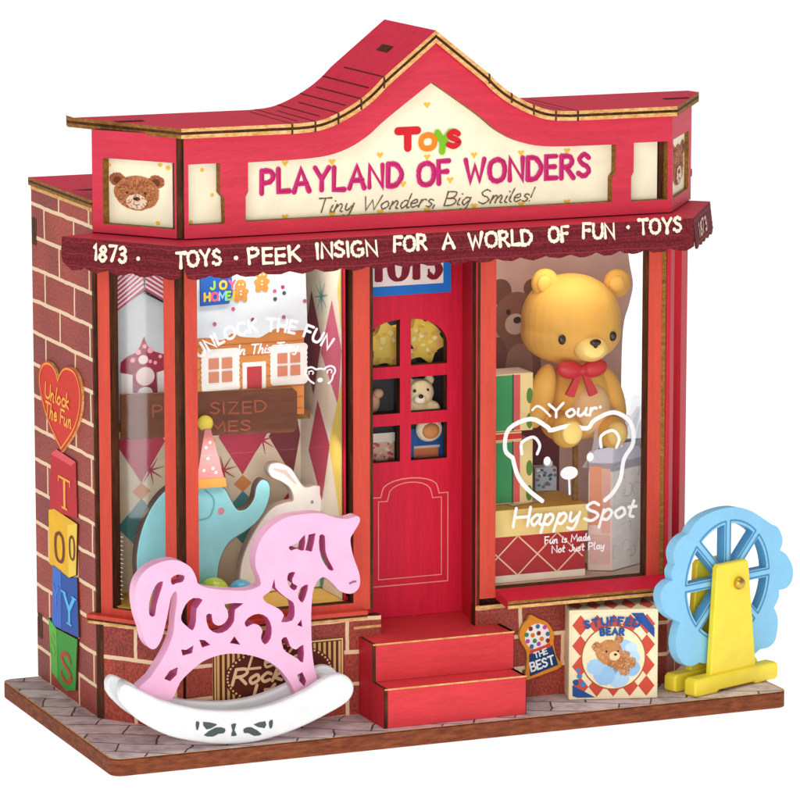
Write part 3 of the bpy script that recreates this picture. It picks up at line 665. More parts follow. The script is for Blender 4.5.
# door sign
ds = thing('door_sign', (.99, .16, 1.35), 'blue framed white sign reading TOYS above the red door', 'sign')
F = Frame((0, .165, 0)); mb = MB(); mb.box(F, .845, 1.268, -.03, 1.132, 1.44, 0, ink('#1f6fc4')); mb.build('board', ds)
mb = MB(); mb.rect(F, .845, 1.298, 1.106, 1.43, ink('#ead9d4'), .001); mb.build('panel', ds)
mb = MB(); x = .868
for ch in 'TOYS': serif_letter(mb, F, ch, x, 1.316, .096, ink('#7a1626'), .002, w=.2, kx=.62); x += .0625
mb.build('lettering', ds)
# steps
mb = MB(); x0, x1, s1, s2, h1, h2 = .7565, 1.2299, .2016, .1074, .1236, .2429
side = [(-.20, 0), (s1, 0), (s1, h1), (s2, h1), (s2, h2), (-.20, h2)]
for x, fl in ((x0, -1), (x1, 1)):
    F = Frame((x, 0, 0), u=(0, -1, 0))
    sd = [(0.001, 0), (s1, 0), (s1, h1), (s2, h1), (s2, h2), (.001, h2)]
    mb = MB(); mb.plate(F, sd, [], -.012 if fl < 0 else 0, 0 if fl < 0 else .012, DEEP, BURNT); mb.build('side_panel', shop)
for nm, ya, z0, z1, yb in (('step', s1, 0, h1, s2-.0), ('step', s2, h1, h2, -.208)):
    mb = MB(); mb.box(FR, x0+.012, z0, yb, x1-.002, z1, ya+.001, STEP); mb.rect(FR, x0+.002, z1-.005, x1, z1, TAN, ya+.0025)
    if ya == s1: mb.rect(FR, x0+.002, 0, x0+.012, z1-.006, BURNT, ya+.0022)
    mb.build(nm, shop, bevel=.0015)
# floors, partitions
FLY = ink('#f6c65a')
mb = MB(); mb.face([(.05, .4, .353), (.05, .2, .353), (.2, .03, .353), (.72, .03, .353), (.72, .4, .353)], FLY); mb.build('floor', shop)
mb = MB(); mb.face([(1.2, .48, .353), (1.2, .03, .353), (1.79, .03, .353), (1.94, .25, .353), (1.94, .48, .353)], ink('#f2e2cc')); mb.build('floor', shop)
BWF = Frame((0, .40, 0)); SWF = Frame((.722, .40, 0), u=(0, -1, 0))
dm = [ink('#c23a58'), ink('#e8d9bc'), ink('#3f8484'), ink('#e8d9bc'), ink('#b4284a'), ink('#e9c34e'), ink('#6b2a2e')]
def harlequin(mb, F, a0, a1, z0, z1, w, h, cols, ph=0):
    mb.rect(F, a0, z0, a1, z1, ink('#e4d6bd'), 0.0)
    r = 0; z = z0-h/2
    i0 = 0
    while z < z1+h/2:
        a = a0 - (w/2 if r % 2 else 0); i = i0+ph
        while a < a1+w/2:
            P = [(a, z), (a+w/2, z+h/2), (a, z+h), (a-w/2, z+h/2)]
            Q = [(min(max(x, a0), a1), min(max(y, z0), z1)) for x, y in P]
            if abs(Q[0][1]-Q[2][1]) > .01 and abs(Q[1][0]-Q[3][0]) > .005:
                C_ = cols[(i*3+r*2) % len(cols)]
                if (i+r) % 2 == 0 and C_: mb.poly(F, Q, C_, .0008+.0001*(r % 2))
            a += w; i += 1
        z += h/2; r += 1
def sparkle(mb, F, c, r, m, n):
    for k in range(8):
        t = k*math.pi/8*2+.2; mb.ribbon(F, [c, (c[0]+r*math.cos(t), c[1]+r*math.sin(t))], [.006, .0015], m, n+k*.0001, cap=False)
mb = MB(); mb.rect(BWF, .05, .353, .722, 1.45, ink('#e6d6ba'))
RO, TE, OR_, DK, YW = ink('#c43a56'), ink('#4a9090'), ink('#d88a4a'), ink('#7a2c32'), ink('#ecc858')
wd_, x00 = .172, BWF.px(141, 470)[0]; z00 = BWF.px(200, 437)[1]; zt_0 = BWF.px(200, 478)[1]
for i in range(-1, 6):
    xc = x00+i*wd_*2*.97
    for k, (dx, za, zb_, c_) in enumerate(((0, z00+.12, zt_0, RO), (wd_*.97, z00+.12, zt_0-.02, DK if i >= 1 else YW), (0, zt_0, zt_0-.055, OR_), (0, zt_0-.05, zt_0-.22, TE), (wd_*.97, zt_0-.05, zt_0-.24, RO), (0, z00+.44, z00+.13, TE), (wd_*.97, z00+.44, z00+.13, RO))):
        zm = (za+zb_)/2; wv = wd_*.46 if c_ is not OR_ else .03
        P = [(xc+dx, zb_), (xc+dx+wv, zm), (xc+dx, za), (xc+dx-wv, zm)]; P = [(min(max(a, .051), .721), b) for a, b in P]
        if abs(P[1][0]-P[3][0]) > .01: mb.poly(BWF, P, c_, .0006+.0003*k)
for u, v in ((223, 470), (150, 470), (310, 300), (262, 440)): sparkle(mb, BWF, BWF.px(u, v), .045, ink('#b8364e'), .004)
mb.build('back_panel', shop)
mb = MB(); mb.rect(SWF, .0, .353, .35, 1.45, ink('#f3ead6'))
for pts, c_, n_ in (([(332, 300), (346, 352), (338, 405), (321, 352)], '#dc6c88', .0008), ([(346, 385), (350, 440), (343, 530), (329, 445)], '#f0d468', .0012), ([(318, 400), (330, 445), (322, 500), (309, 450)], '#c0405c', .0016), ([(312, 290), (322, 340), (314, 395), (304, 345)], '#8a3a48', .0020), ([(345, 262), (352, 300), (346, 335), (338, 290)], '#f0d468', .0024), ([(322, 510), (330, 545), (322, 590), (312, 545)], '#5a9c9c', .0028)):
    mb.poly(SWF, [(min(max(a, .001), .349), b) for a, b in SWF.pxs(pts)], ink(c_), n_)
sparkle(mb, SWF, SWF.px(322, 296), .055, ink('#4aa3a8'), .0034); mb.build('side_panel', shop)
mb = MB(); mb.face([(.726, .03, .24), (.726, .41, .24), (.726, .41, 1.46), (.726, .03, 1.46)], DOOR); mb.build('partition', shop)
mb = MB(); mb.rect(Frame((1.205, 0, 0), u=(0, 1, 0)), .03, .3, .48, 1.46, ink('#8c5a4c'), 0); mb.build('partition', shop)
mb = MB(); mb.face([(.05, .29, 1.462), (.05, .45, 1.462), (1.95, .48, 1.462), (1.95, .29, 1.462), (1.77, .05, 1.462), (.23, .05, 1.462)], ink('#d8c8b8')); mb.build('ceiling', shop)

# ------------------------------------------------------------------ plaques on the brick side wall
def lw(pts): return [LW.px(20+x/5.333, 350+y/5.333) for x, y in pts]
heart_px = [(216, 160), (205, 110), (180, 70), (150, 58), (125, 80), (112, 140), (120, 220), (140, 310), (170, 400), (205, 480), (236, 545), (275, 490), (310, 430), (335, 350), (345, 260), (335, 170), (310, 110), (270, 88), (240, 105)]
def heart_shape(k):
    P = lw(heart_px); cx = sum(p[0] for p in P)/len(P); cy = sum(p[1] for p in P)/len(P)
    Q = [P[0]]+smooth(P, 4)[1:40]+[P[10]]+smooth(P[10:]+[P[0]], 4)[1:]
    Q = smooth(P[:11], 4)+smooth(P[10:]+[P[0]], 4)[1:-1]
    return [(cx+(x-cx)*k, cy+(y-cy)*k) for x, y in Q], (cx, cy)
H1, hc = heart_shape(1.0); H2, _ = heart_shape(.93)
ht = thing('heart_plaque', LW.at(hc[0], hc[1], 0), 'red heart shaped plaque with yellow handwriting on the brick side wall', 'plaque')
mb = MB(); mb.plate(LW, H1, [], .001, .009, ink('#d8301c'), TAN); mb.ribbon(LW, H2, .007, ink('#f39a3c'), .010, closed=True); mb.build('board', ht)
mb = MB(); YT = ink('#ffb648')
p0 = LW.px(20+150/5.333, 350+225/5.333); p1 = LW.px(20+292/5.333, 350+285/5.333); ww = p1[0]-p0[0]
write(mb, LW, 'Unlock', p0[0], p0[1]-.014, .045, .0075, YT, n=.0105, gap=.14, slant=.2, jit=.05, width=ww*.9)
mb.build('lettering', ht); mb = MB(); p0 = LW.px(20+150/5.333, 350+310/5.333); write(mb, LW, 'The Fun', p0[0], p0[1]-.022, .045, .0075, YT, n=.0105, gap=.14, slant=.2, jit=.05, width=ww*.98, parts=('lettering', ht))
mb.build('lettering', ht)
# alphabet blocks: die-cut flat pictures of blocks (px in the 2.76x crop at 20,440)
def lb(pts): return [LW.px(20+x/2.76, 440+y/2.76) for x, y in pts]
blocks = [('T', '#c41f2a', '#e8525c', '#ffb040', [(90, 38), (105, 25), (158, 60), (162, 215), (85, 195)], [(90, 38), (105, 25), (158, 60), (146, 72)], [(108, 90), (148, 180)], 'red letter T block plaque under the heart, topmost of four'),
          ('O', '#f2b818', '#f7d04a', '#7a3418', [(84, 192), (100, 190), (163, 232), (160, 372), (140, 380), (86, 340)], [(136, 232), (163, 232), (160, 372), (140, 380)], [(100, 240), (128, 322)], 'yellow letter O block plaque between the red and blue blocks'),
          ('Y', '#2451a8', '#3a70cc', '#58c0ee', [(97, 345), (140, 380), (163, 380), (168, 545), (95, 510)], [(97, 345), (120, 362), (120, 520), (95, 510)], [(125, 410), (160, 500)], 'blue letter Y block plaque between the yellow and green blocks'),
          ('S', '#3a9a34', '#5cb83c', '#c03a1c', [(86, 490), (108, 520), (165, 550), (160, 690), (135, 692), (95, 640)], [(86, 490), (108, 520), (112, 660), (95, 640)], [(118, 570), (152, 650)], 'green letter S block plaque near the pavement, lowest of four')]
for bi, (ch, c0, c1, c2, o, f2, lr, lab) in enumerate(blocks):
    P = lb(o); c = (sum(p[0] for p in P)/len(P), sum(p[1] for p in P)/len(P))
    bt = thing('letter_block', LW.at(c[0], c[1], 0), lab, 'letter block', 'letter blocks spelling a word down the brick wall')
    nb = .005+.0012*bi
    mb = MB(); mb.plate(LW, P, [], .001, nb, ink(c0), BURNT); mb.poly(LW, lb(f2), ink(c1), nb+.0006); mb.build('board', bt)
    mb = MB(); (a0, z1), (a1, z0) = lb(lr); z0 = min(z0, z1-.1); hgt = abs(z1-z0)*.92
    serif_letter(mb, LW, ch, a0+.01, min(z0, z1), hgt, ink(c2), nb+.0014, w=.16, kx=(a1-a0)/hgt/G[ch][0]*.85)
    if ch in 'OYS':
        q = lb([(141, 262), (161, 345)]) if ch == 'O' else lb([(97, 400), (118, 470)]) if ch == 'Y' else lb([(90, 530), (108, 610)])
        h = abs(q[0][1]-q[1][1])*.9; serif_letter(mb, LW, ch, q[0][0]+.006, min(q[0][1], q[1][1])+.01, h, ink(c2 if ch == 'O' else {'Y': '#4a80d4', 'S': '#74aa3a'}[ch]), nb+.0014, w=.16, kx=abs(q[1][0]-q[0][0])/h/G[ch][0]*.7)
    mb.build('lettering', bt)

# poster behind the horse
F = Frame((0, 0, 0)); (a0, z1) = F.px(212, 640); (a1, _) = F.px(343, 636); _, z0 = F.px(225, 702)
z1 = F.px(343, 636)[1]; z0 = .055
ps = thing('poster', (a0, 0, z0), 'striped poster with brown oval and script lettering behind the rocking horse', 'poster')
mb = MB(); mb.plate(F, rc(a0, z0, a1, z1), [], .001, .008, ink('#5a2a18'), TAN)
n = 0; x = a0+.012
while x < a1-.012:
    mb.rect(F, x, z0+.012, x+.008, z1-.012, ink('#e0b070'), .0088); x += .0165
mb.ribbon(F, rc(a0+.006, z0+.006, a1-.006, z1-.006), .005, ink('#e8c088'), .0094, closed=True)
c = ((a0+a1)/2, (z0+z1)/2); rx, ry = (a1-a0)*.415, (z1-z0)*.47
mb.ell(F, c, rx, ry, ink('#5e2214'), .0100, k=48)
for k in range(54):
    t = k*2*math.pi/54; mb.ell(F, (c[0]+rx*.95*math.cos(t), c[1]+ry*.95*math.sin(t)), .0035, .0035, ink('#f0c890'), .0106, k=8)
mb.build('board', ps)
mb = MB(); LTC = ink('#f3cfa0')
q = F.px(247, 668); q2 = F.px(296, 664); write(mb, F, "Let's", q[0], q[1], .05, .008, LTC, n=.0108, gap=.14, slant=.35, jit=.03, width=q2[0]-q[0])
mb.build('lettering', ps); mb = MB()
q = F.px(231, 684); q2 = F.px(299, 680); write(mb, F, "Rockin", q[0], q[1], .047, .010, LTC, n=.0108, gap=.15, slant=.3, jit=.03, width=q2[0]-q[0])
mb.build('lettering', ps); mb = MB()
q = F.px(251, 698); q2 = F.px(286, 695); write(mb, F, "It!", q[0], q[1], .042, .010, LTC, n=.0108, gap=.2, slant=.3, jit=.03, width=q2[0]-q[0])
mb.build('lettering', ps)

# gumball sticker board by the steps
def gp(pts): return [FR.px(505+x/5, 590+y/5) for x, y in pts]
gb = thing('gumball_plaque', FR.at(*gp([(160, 430)])[0], 0), 'small gumball machine shaped plaque reading THE BEST beside the red steps', 'plaque')
o = smooth(gp([(120, 120), (160, 140), (205, 160), (236, 215), (235, 265), (250, 330), (275, 378), (190, 415), (105, 445), (92, 440), (102, 360), (98, 300), (70, 250), (65, 210), (85, 165), (105, 145)]), 3, True)
mb = MB(); mb.plate(FR, o, [], .001, .012, ink('#e8902a'), TAN)
mb.ell(FR, gp([(153, 228)])[0], .042, .041, ink('#f6efe6'), .0126)
mb.poly(FR, gp([(112, 318), (228, 272), (258, 370), (116, 428)]), ink('#20406e'), .0126)
mb.poly(FR, gp([(115, 300), (215, 262), (222, 280), (118, 316)]), ink('#d84a3c'), .0130)
for i, (x, y) in enumerate([(120, 190), (155, 178), (190, 182), (100, 220), (130, 222), (160, 212), (205, 215), (105, 252), (140, 250), (175, 240), (205, 248), (125, 278), (160, 265)]):
    mb.ell(FR, gp([(x, y)])[0], .0075, .0075, ink(['#8a2a2a', '#3a6ab0', '#c04ab0', '#3a8a5a', '#e07a2a'][i % 5]), .0134, k=10)
mb.build('board', gb)
mb = MB()
q0, q1 = gp([(141, 336), (203, 312)]); d = Vector((q1[0]-q0[0], q1[1]-q0[1])); dn = d.normalized()
def tilt(q, tl): return lambda X, Y: (q[0]+X*math.cos(tl)-Y*math.sin(tl), q[1]+X*math.sin(tl)+Y*math.cos(tl))
tl = math.atan2(d.y, d.x)
write(mb, FR, 'THE', 0, 0, .017, .0042, ink('#e8f0f8'), n=.0136, width=d.length, path=tilt(q0, tl))
q0, q1 = gp([(124, 402), (238, 362)]); d = Vector((q1[0]-q0[0], q1[1]-q0[1])); tl = math.atan2(d.y, d.x)
mb.build('lettering', gb); mb = MB(); write(mb, FR, 'BEST', 0, 0, .027, .0058, ink('#f4f8fc'), n=.0136, width=d.length, path=tilt(q0, tl))
mb.build('lettering', gb)

# ------------------------------------------------------------------ stuffed bear gift box
BA = math.radians(-17)
bc = hit(613, 699.5, (0, 0, 1), (0, 0, 0))
F = Frame((bc.x, bc.y, 0.0), BA)
bw, bh, bd = .262, .262, .17
a0 = F.px(568.5, 700)[0]; a1 = F.px(657.5, 699)[0]; bh = F.px(612, 609.5)[1]
gbx = thing('toy_box', (bc.x, bc.y, 0), 'small red diamond patterned gift box picturing a sleeping teddy bear beside the ferris wheel', 'gift box')
CR2 = ink('#f7e6bf'); RD = ink('#d2503c'); NV = ink('#2a5296')
mb = MB(); mb.box(F, a0, 0.001, -bd, a1, bh, 0, CR2); mb.build('carton', gbx, bevel=.004)
mb = MB(); wd = a1-a0
mb.rect(F, a0+.008, .008, a1-.008, bh-.008, CR2, .0012)
nx, nz_ = 5, 4
for i in range(nx+1):
    for j in range(2*nz_+1):
        w2, h2_ = (wd-.02)/nx, (bh-.02)/nz_*.98
        ca, cz = a0+.01+(i+(.5 if j % 2 else 0))*w2, .01+j*h2_/2
        Q = [(min(max(x, a0+.01), a1-.01), min(max(z, .01), bh-.01)) for x, z in ((ca, cz-h2_/2), (ca+w2/2, cz), (ca, cz+h2_/2), (ca-w2/2, cz))]
        if (j % 2 == 1) and i < nx: mb.poly(F, Q, RD, .0018)
cc = (a0+wd*.5, bh*.47)
mb.ell(F, cc, wd*.365, bh*.36, ink('#b05a3a'), .0022, k=40); mb.ell(F, cc, wd*.35, bh*.345, ink('#fbe8bc'), .0026, k=40)
for (x, y, r, c_) in ((-.2, -.1, .1, '#a8cff0'), (-.1, -.2, .12, '#9cc8ee'), (.05, -.22, .13, '#b4d8f4'), (.2, -.12, .1, '#98c4ec'), (.22, .0, .08, '#bcdcf6'), (.12, .12, .09, '#a4ccf0'), (.2, .1, .07, '#c4e2f8'), (-.05, -.1, .12, '#aed4f2')):
    mb.ell(F, (cc[0]+x*wd, cc[1]+y*bh), r*wd, r*bh*.9, ink(c_), .003+.0001*abs(x), ragged=.05)
BRs = [ink('#c98a54'), ink('#b97a46'), ink('#dba874'), ink('#a86a3a')]
for (x, y, rx, ry, c_, n_) in ((-.19, .12, .05, .05, 3, .0036), (.06, .2, .045, .045, 3, .0036), (-.05, .06, .15, .14, 0, .0038), (.08, -.06, .1, .09, 1, .004), (.2, -.06, .05, .06, 0, .0042), (.12, -.15, .055, .05, 2, .0042), (-.02, -.06, .05, .04, 1, .0044), (.13, .02, .05, .045, 0, .0044)):
    q = (cc[0]+x*wd, cc[1]+y*bh); mb.ell(F, q, rx*wd, ry*bh, BRs[c_], n_, ragged=.04); fur(mb, F, q, rx*wd*.9, ry*bh*.9, BRs, n_+.00002, 60, .006, .0045)
mb.ell(F, (cc[0]+.01*wd, cc[1]+.02*bh), .06*wd, .052*bh, ink('#efd2a4'), .0056); mb.ell(F, (cc[0]+.02*wd, cc[1]+.035*bh), .018*wd, .014*bh, ink('#3a2014'), .006)
for sx in (-.07, .06): mb.ell(F, (cc[0]+sx*wd-.003, cc[1]+.07*bh), .01*wd, .012*bh, ink('#2a1812'), .006)
mb.poly(F, [(a1-.155*wd*2, bh-.012), (a1-.17*wd, bh-.012), (a1-.012, bh-.21*bh), (a1-.012, bh-.32*bh)], NV, .0022)
mb.poly(F, [(a0+.012, .17*bh), (a0+.012, .05*bh), (a0+.1*wd, .03*bh), (a0+.3*wd, .03*bh)], NV, .0022)
for x, z, r in ((.08, .2, .035), (.12, .27, .03), (.1, .34, .022), (.16, .18, .03)): mb.ell(F, (a0+x*wd, z*bh), r*wd, r*bh, ink('#4a86c8') if r < .032 else NV, .0026, ragged=.1)
mb.build('printed_front', gbx)
mb = MB(); T = Frame((bc.x, bc.y, bh), u=F.u, up=-F.n)
for i in range(5):
    w2 = wd/5; mb.poly(T, [(a0+(i+.5)*w2-w2*.4, bd*.35), (a0+(i+.5)*w2, .012), (a0+(i+.5)*w2+w2*.4, bd*.35), (a0+(i+.5)*w2, bd*.9)], RD, .0012)
mb.build('printed_top', gbx)
mb = MB()
def arc(cx_, cy_, r): return lambda X, Y: (cx_+(r+Y)*math.sin(X/r), cy_+(r+Y)*math.cos(X/r))
tw = wd*.6; rr = wd*1.1
def arcC(wid, dz): return lambda X, Y: (cc[0]-.02*wd+(rr+Y)*math.sin((X-wid/2)/rr), bh*.84-dz-rr+(rr+Y)*math.cos((X-wid/2)/rr))
write(mb, F, 'STUFFED', 0, 0, .022, .0072, NV, n=.007, gap=.42, width=tw, path=arcC(tw, 0)); mb.build('lettering', gbx); mb = MB(); write(mb, F, 'BEAR', 0, 0, .02, .0072, NV, n=.007, gap=.42, width=tw*.42, path=arcC(tw*.42, .032))
mb.build('lettering', gbx)

# ------------------------------------------------------------------ rocking horse
YH = -.215; TK = .034
RK = Frame((0, YH, 0)); HS = Frame((0, -.150, 0))
def rk(pts): return [RK.px(100+x/2.857, 650+y/2.857) for x, y in pts]
roll = rk([(63, 145), (57, 128), (57, 110), (64, 97), (80, 92), (120, 110), (180, 138), (270, 160), (340, 167), (420, 165), (500, 148), (585, 112), (640, 78), (680, 62), (712, 72), (727, 102), (712, 138), (660, 172), (560, 221), (460, 253), (380, 263), (300, 259), (200, 240), (120, 200), (80, 166)])
roll = smooth(roll, 4, True)
zmin = min(z for x, z in roll); roll = [(x, z-zmin+.0015) for x, z in roll]
hc = sum(x for x, z in roll)/len(roll)
rh = thing('rocking_horse', (hc, -.15, 0), 'pink cut-out rocking horse on white rockers standing before the left window', 'rocking horse')
for yy in (0, -.118):
    mb = MB(); mb.plate(RK, roll, [], yy-TK, yy, WHITE, WHITE)
    r_ = mb.build('rocker', rh, bevel=.009, seg=3)
    if yy == 0:
        mb = MB(); DG = ink('#4c5658'); f = lambda p: [(x, z-zmin+.0015) for x, z in rk(p)]
        for p in ([(274, 197), (284, 200), (279, 222), (274, 216)], [(294, 198), (332, 204), (328, 210), (304, 220)], [(296, 236), (330, 214), (357, 217), (354, 230), (338, 232), (322, 240)], [(374, 206), (389, 203), (384, 222), (391, 236), (374, 238), (378, 222)], [(410, 218), (432, 213), (462, 233), (440, 238), (424, 230), (412, 230)], [(438, 206), (472, 196), (470, 216)], [(482, 198), (493, 192), (492, 212), (485, 217)]):
            mb.poly(RK, smooth(f(p), 2, True), DG, .0012)
        mb.build('carved_ornament', r_)
for (u, v) in ((135, 690), (235, 720), (335, 684)):
    a, z = RK.px(u, v); mb = MB(); q = Vector((a, YH+.03, z-zmin+.0015)); mb.lathe(q, [(0, 0), (.016, 0), (.016, .09), (0, .09)], WHITE, axis=(0, 1, 0), k=14); mb.build('spacer', rh)
def h9(pts): return [HS.px(90+x/2.857, 500+y/2.857) for x, y in pts]
def h24(pts): return [HS.px(240+x/3.636, 500+y/3.636) for x, y in pts]
horse = [(765, 46), (771, 62), (752, 95), (744, 115), (752, 160), (768, 205), (772, 235), (765, 256), (745, 268), (715, 260), (690, 235), (668, 220), (650, 232), (638, 258), (633, 300), (632, 350), (634, 420), (641, 480), (655, 545), (605, 575), (585, 548), (570, 520), (540, 482), (500, 457), (450, 442), (400, 439), (360, 446), (322, 462), (287, 490), (257, 522), (225, 575), (140, 545), (172, 507), (200, 465), (222, 425), (238, 380), (243, 330), (249, 290), (247, 262), (234, 272), (226, 305), (217, 350), (205, 396), (188, 424), (170, 423), (155, 400), (148, 370), (135, 330), (128, 280), (135, 235), (160, 200), (200, 178), (245, 172), (285, 190), (303, 220), (310, 240), (340, 252), (400, 258), (450, 258), (485, 245), (486, 225), (473, 190), (475, 150), (490, 110), (520, 75), (560, 50), (610, 40), (660, 38), (700, 50), (735, 54)]
ho = smooth(h9(horse), 3, True)
holes9 = [[(195, 240), (206, 234), (197, 265), (187, 300), (182, 330), (173, 328), (172, 295), (182, 262)], [(234, 226), (250, 216), (268, 219), (263, 231), (246, 235), (237, 240)],
          [(264, 330), (276, 300), (296, 283), (319, 286), (302, 310), (300, 345), (292, 370), (277, 357), (265, 345)],
          [(335, 330), (345, 328), (348, 350), (365, 362), (385, 355), (398, 335), (395, 312), (386, 300), (437, 298), (412, 312), (409, 345), (390, 370), (365, 378), (342, 365)],
          [(445, 350), (460, 335), (482, 328), (505, 338), (516, 365), (513, 395), (500, 410), (491, 395), (496, 375), (485, 356), (465, 351), (448, 360)],
          [(402, 407), (412, 392), (427, 412)], [(315, 400), (326, 403), (341, 413), (322, 419)], [(262, 429), (276, 431), (295, 418), (290, 435), (266, 442)], [(215, 511), (230, 490), (250, 480), (245, 498), (228, 515)],
          [(550, 400), (560, 394), (570, 420), (590, 430), (607, 415), (606, 463), (594, 450), (571, 437), (556, 425)], [(595, 500), (605, 494), (615, 518), (613, 530), (601, 516)]]
holes24 = [[(125, 285), (129, 318), (155, 345), (178, 362), (195, 375), (199, 408), (190, 438), (150, 444), (160, 420), (140, 395), (95, 372), (84, 350), (112, 330)], [(180, 268), (198, 264), (188, 285), (190, 305), (206, 314), (198, 326), (181, 312), (175, 288)],
           [(214, 345), (225, 320), (245, 309), (237, 346), (226, 370), (218, 362)], [(211, 455), (222, 437), (224, 460)], [(240, 182), (250, 128), (272, 122), (266, 155), (259, 186)], [(292, 130), (306, 132), (308, 185), (321, 222), (338, 254), (325, 251), (303, 218), (292, 180)], [(180, 172), (212, 158), (234, 128), (230, 182), (206, 174), (186, 181)]]
def fat(p, k=1.2):
    cx_, cy_ = sum(a for a, b in p)/len(p), sum(b for a, b in p)/len(p); P = []
    for i in range(len(p)):
        a, b, c = Vector(p[i-1]), Vector(p[i]), Vector(p[(i+1) % len(p)]); t = (c-a); t = t.normalized() if t.length > 0 else Vector((1, 0)); ar = sum(p[j][0]*p[(j+1) % len(p)][1]-p[(j+1) % len(p)][0]*p[j][1] for j in range(len(p)))
        nn = Vector((t.y, -t.x))*(1 if ar > 0 else -1); q = b+nn*3.0; P.append((q.x, q.y))
    return P
holes9 = [fat(p) for p in holes9]; holes24 = [fat(p) if i_ not in (0,) else p for i_, p in enumerate(holes24)]
hs = [smooth(h9(p), 2, True) if len(p) > 5 else h9(p) for p in holes9]+[smooth(h24(p), 2, True) if len(p) > 5 else h24(p) for p in holes24]
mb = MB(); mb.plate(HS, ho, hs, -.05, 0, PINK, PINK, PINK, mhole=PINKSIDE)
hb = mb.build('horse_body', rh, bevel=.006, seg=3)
mb = MB(); mb.ribbon(HS, h24([(399, 303), (412, 297), (420, 296)]), .006, ink('#a05a8c'), .0015); mb.build('nostril', hb)

# ------------------------------------------------------------------ ferris wheel
WA = math.radians(20); hub = hit(738, 583, (-math.sin(WA)*-1, -1, 0), (1.98, -.12, 0))
gc = hit(732, 688, (0, 0, 1), (0, 0, 0))
ST = Frame((gc.x, gc.y, 0), WA)                  # front face of the near support
fw = thing('ferris_wheel', (gc.x, gc.y, 0), 'light blue toy ferris wheel on a yellow stand at the right end of the pavement', 'ferris wheel')
def st(pts, n=0): return [ST.px(640+x/3.636, 500+y/3.636, n) for x, y in pts]
GAP = .088
aT0, zT = st([(282, 238)])[0]; aT1, _ = st([(396, 234)])[0]; aB0, zB = st([(256, 650)])[0]; aB1, _ = st([(424, 640)])[0]
foot = st([(188, 665), (200, 645), (258, 640), (425, 605), (478, 600), (490, 618), (484, 650), (425, 668), (395, 674), (370, 684), (285, 695), (225, 706), (190, 695)])
zf = min(z for a, z in foot)
f0 = min(a for a, z in foot); f1 = max(a for a, z in foot)
foot = [(f0, .004), (f0+.012, 0.001), (f0+.10, .001), (f0+.112, .008), (f1-.112, .008), (f1-.1, .001), (f1-.012, .001), (f1, .006), (f1, .05), (f1-.012, .058), (f0+.012, .058), (f0, .05)]
for k, n1 in ((0, 0), (1, -GAP)):
    mb = MB(); mb.plate(ST, [(aB0, .03), (aB1, .03), (aT1, zT-.01), (aT1-.01, zT), (aT0+.01, zT), (aT0, zT-.01)], [], n1-.024, n1, YEL, YEL); mb.build('support', fw, bevel=.005, seg=3)
    mb = MB(); mb.plate(ST, foot, [], n1-.034, n1+.016, YEL, YEL); mb.build('foot', fw, bevel=.007, seg=3)
for fa in (f0+.075, f1-.075):
    pass
WN = -.032
WP = ST.off(WN)
wo_px = [(230, 52), (290, 32), (350, 26), (405, 40), (450, 68), (480, 88), (503, 108), (515, 140), (516, 178), (530, 205), (552, 240), (557, 270), (548, 305), (520, 330), (508, 358), (490, 400), (496, 430), (500, 465), (494, 510), (470, 535), (440, 545), (400, 570), (350, 590), (300, 600), (240, 594), (190, 600), (150, 595), (122, 560), (114, 515), (122, 470), (128, 440), (100, 425), (70, 395), (54, 350), (62, 315), (98, 285), (96, 255), (108, 225), (112, 205), (108, 180), (118, 155), (140, 130), (165, 115), (190, 80)]
# the visible left rim is the board's thickness: the front face is the traced outline drawn in from the left
wf_ = []
for x, y in wo_px:
    k = max(0, (330-x)/280); wf_.append((x+26*k, y+8*k))
segs = [[(165, 118), (190, 80), (230, 52), (290, 32), (350, 26), (405, 40), (450, 68), (478, 88)], [(478, 88), (500, 98), (515, 125), (519, 155), (510, 182)], [(510, 182), (534, 200), (553, 235), (557, 270), (549, 302), (530, 322), (506, 328)], [(506, 328), (505, 355), (488, 392)],
        [(488, 392), (501, 425), (501, 465), (492, 510), (470, 535), (438, 543)], [(438, 543), (400, 572), (350, 592), (300, 600), (240, 594), (206, 588)], [(206, 588), (180, 600), (150, 595), (124, 565), (114, 520), (120, 475), (132, 440)],
        [(132, 440), (98, 425), (68, 395), (54, 350), (62, 315), (85, 292), (102, 286)], [(102, 286), (98, 255), (111, 228)], [(111, 228), (104, 190), (116, 155), (140, 130), (165, 118)]]
wo = []
for sg_ in segs: wo += smooth([(x+22*max(0, (330-x)/280), y+7*max(0, (330-x)/280)) for x, y in sg_], 4)[:-1]
wo = [WP.px(640+x/3.636, 500+y/3.636) for x, y in wo]
wc_ = (sum(p[0] for p in wo)/len(wo), sum(p[1] for p in wo)/len(wo))
wc_ = WP.px(640+318/3.636, 500+292/3.636)
wh = []
for k in range(8):
    a = math.pi/2+k*math.pi/4+.0; a1_ = a+math.pi/4; r0, r1 = .05, .181; off = .0155
    P = []
    for t in [i/6 for i in range(7)]:
        th = a+off/r1+(a1_-a-2*off/r1)*t; P.append((wc_[0]+r1*math.cos(th), wc_[1]+r1*math.sin(th)))
    for t in (1, .5, 0):
        th = a+off/r0+(a1_-a-2*off/r0)*t; P.append((wc_[0]+r0*math.cos(th), wc_[1]+r0*math.sin(th)))
    wh.append(P)
mb = MB(); mb.plate(ST, wo, wh, WN-.034, WN, BLUE, BLUE, BLUE, mhole=BLUESIDE); wheel = mb.build('wheel', fw, bevel=.004, seg=2)
mb = MB(); LB = ink('#4a8cbc')
for k in range(8):
    a = math.pi/2+k*math.pi/4
    for sg in (-1, 1):
        mb.ribbon(ST, [(wc_[0]+r*math.cos(a)-sg*.0098*math.sin(a), wc_[1]+r*math.sin(a)+sg*.0098*math.cos(a)) for r in (.06, .19)], .0045, LB, WN+.0012)
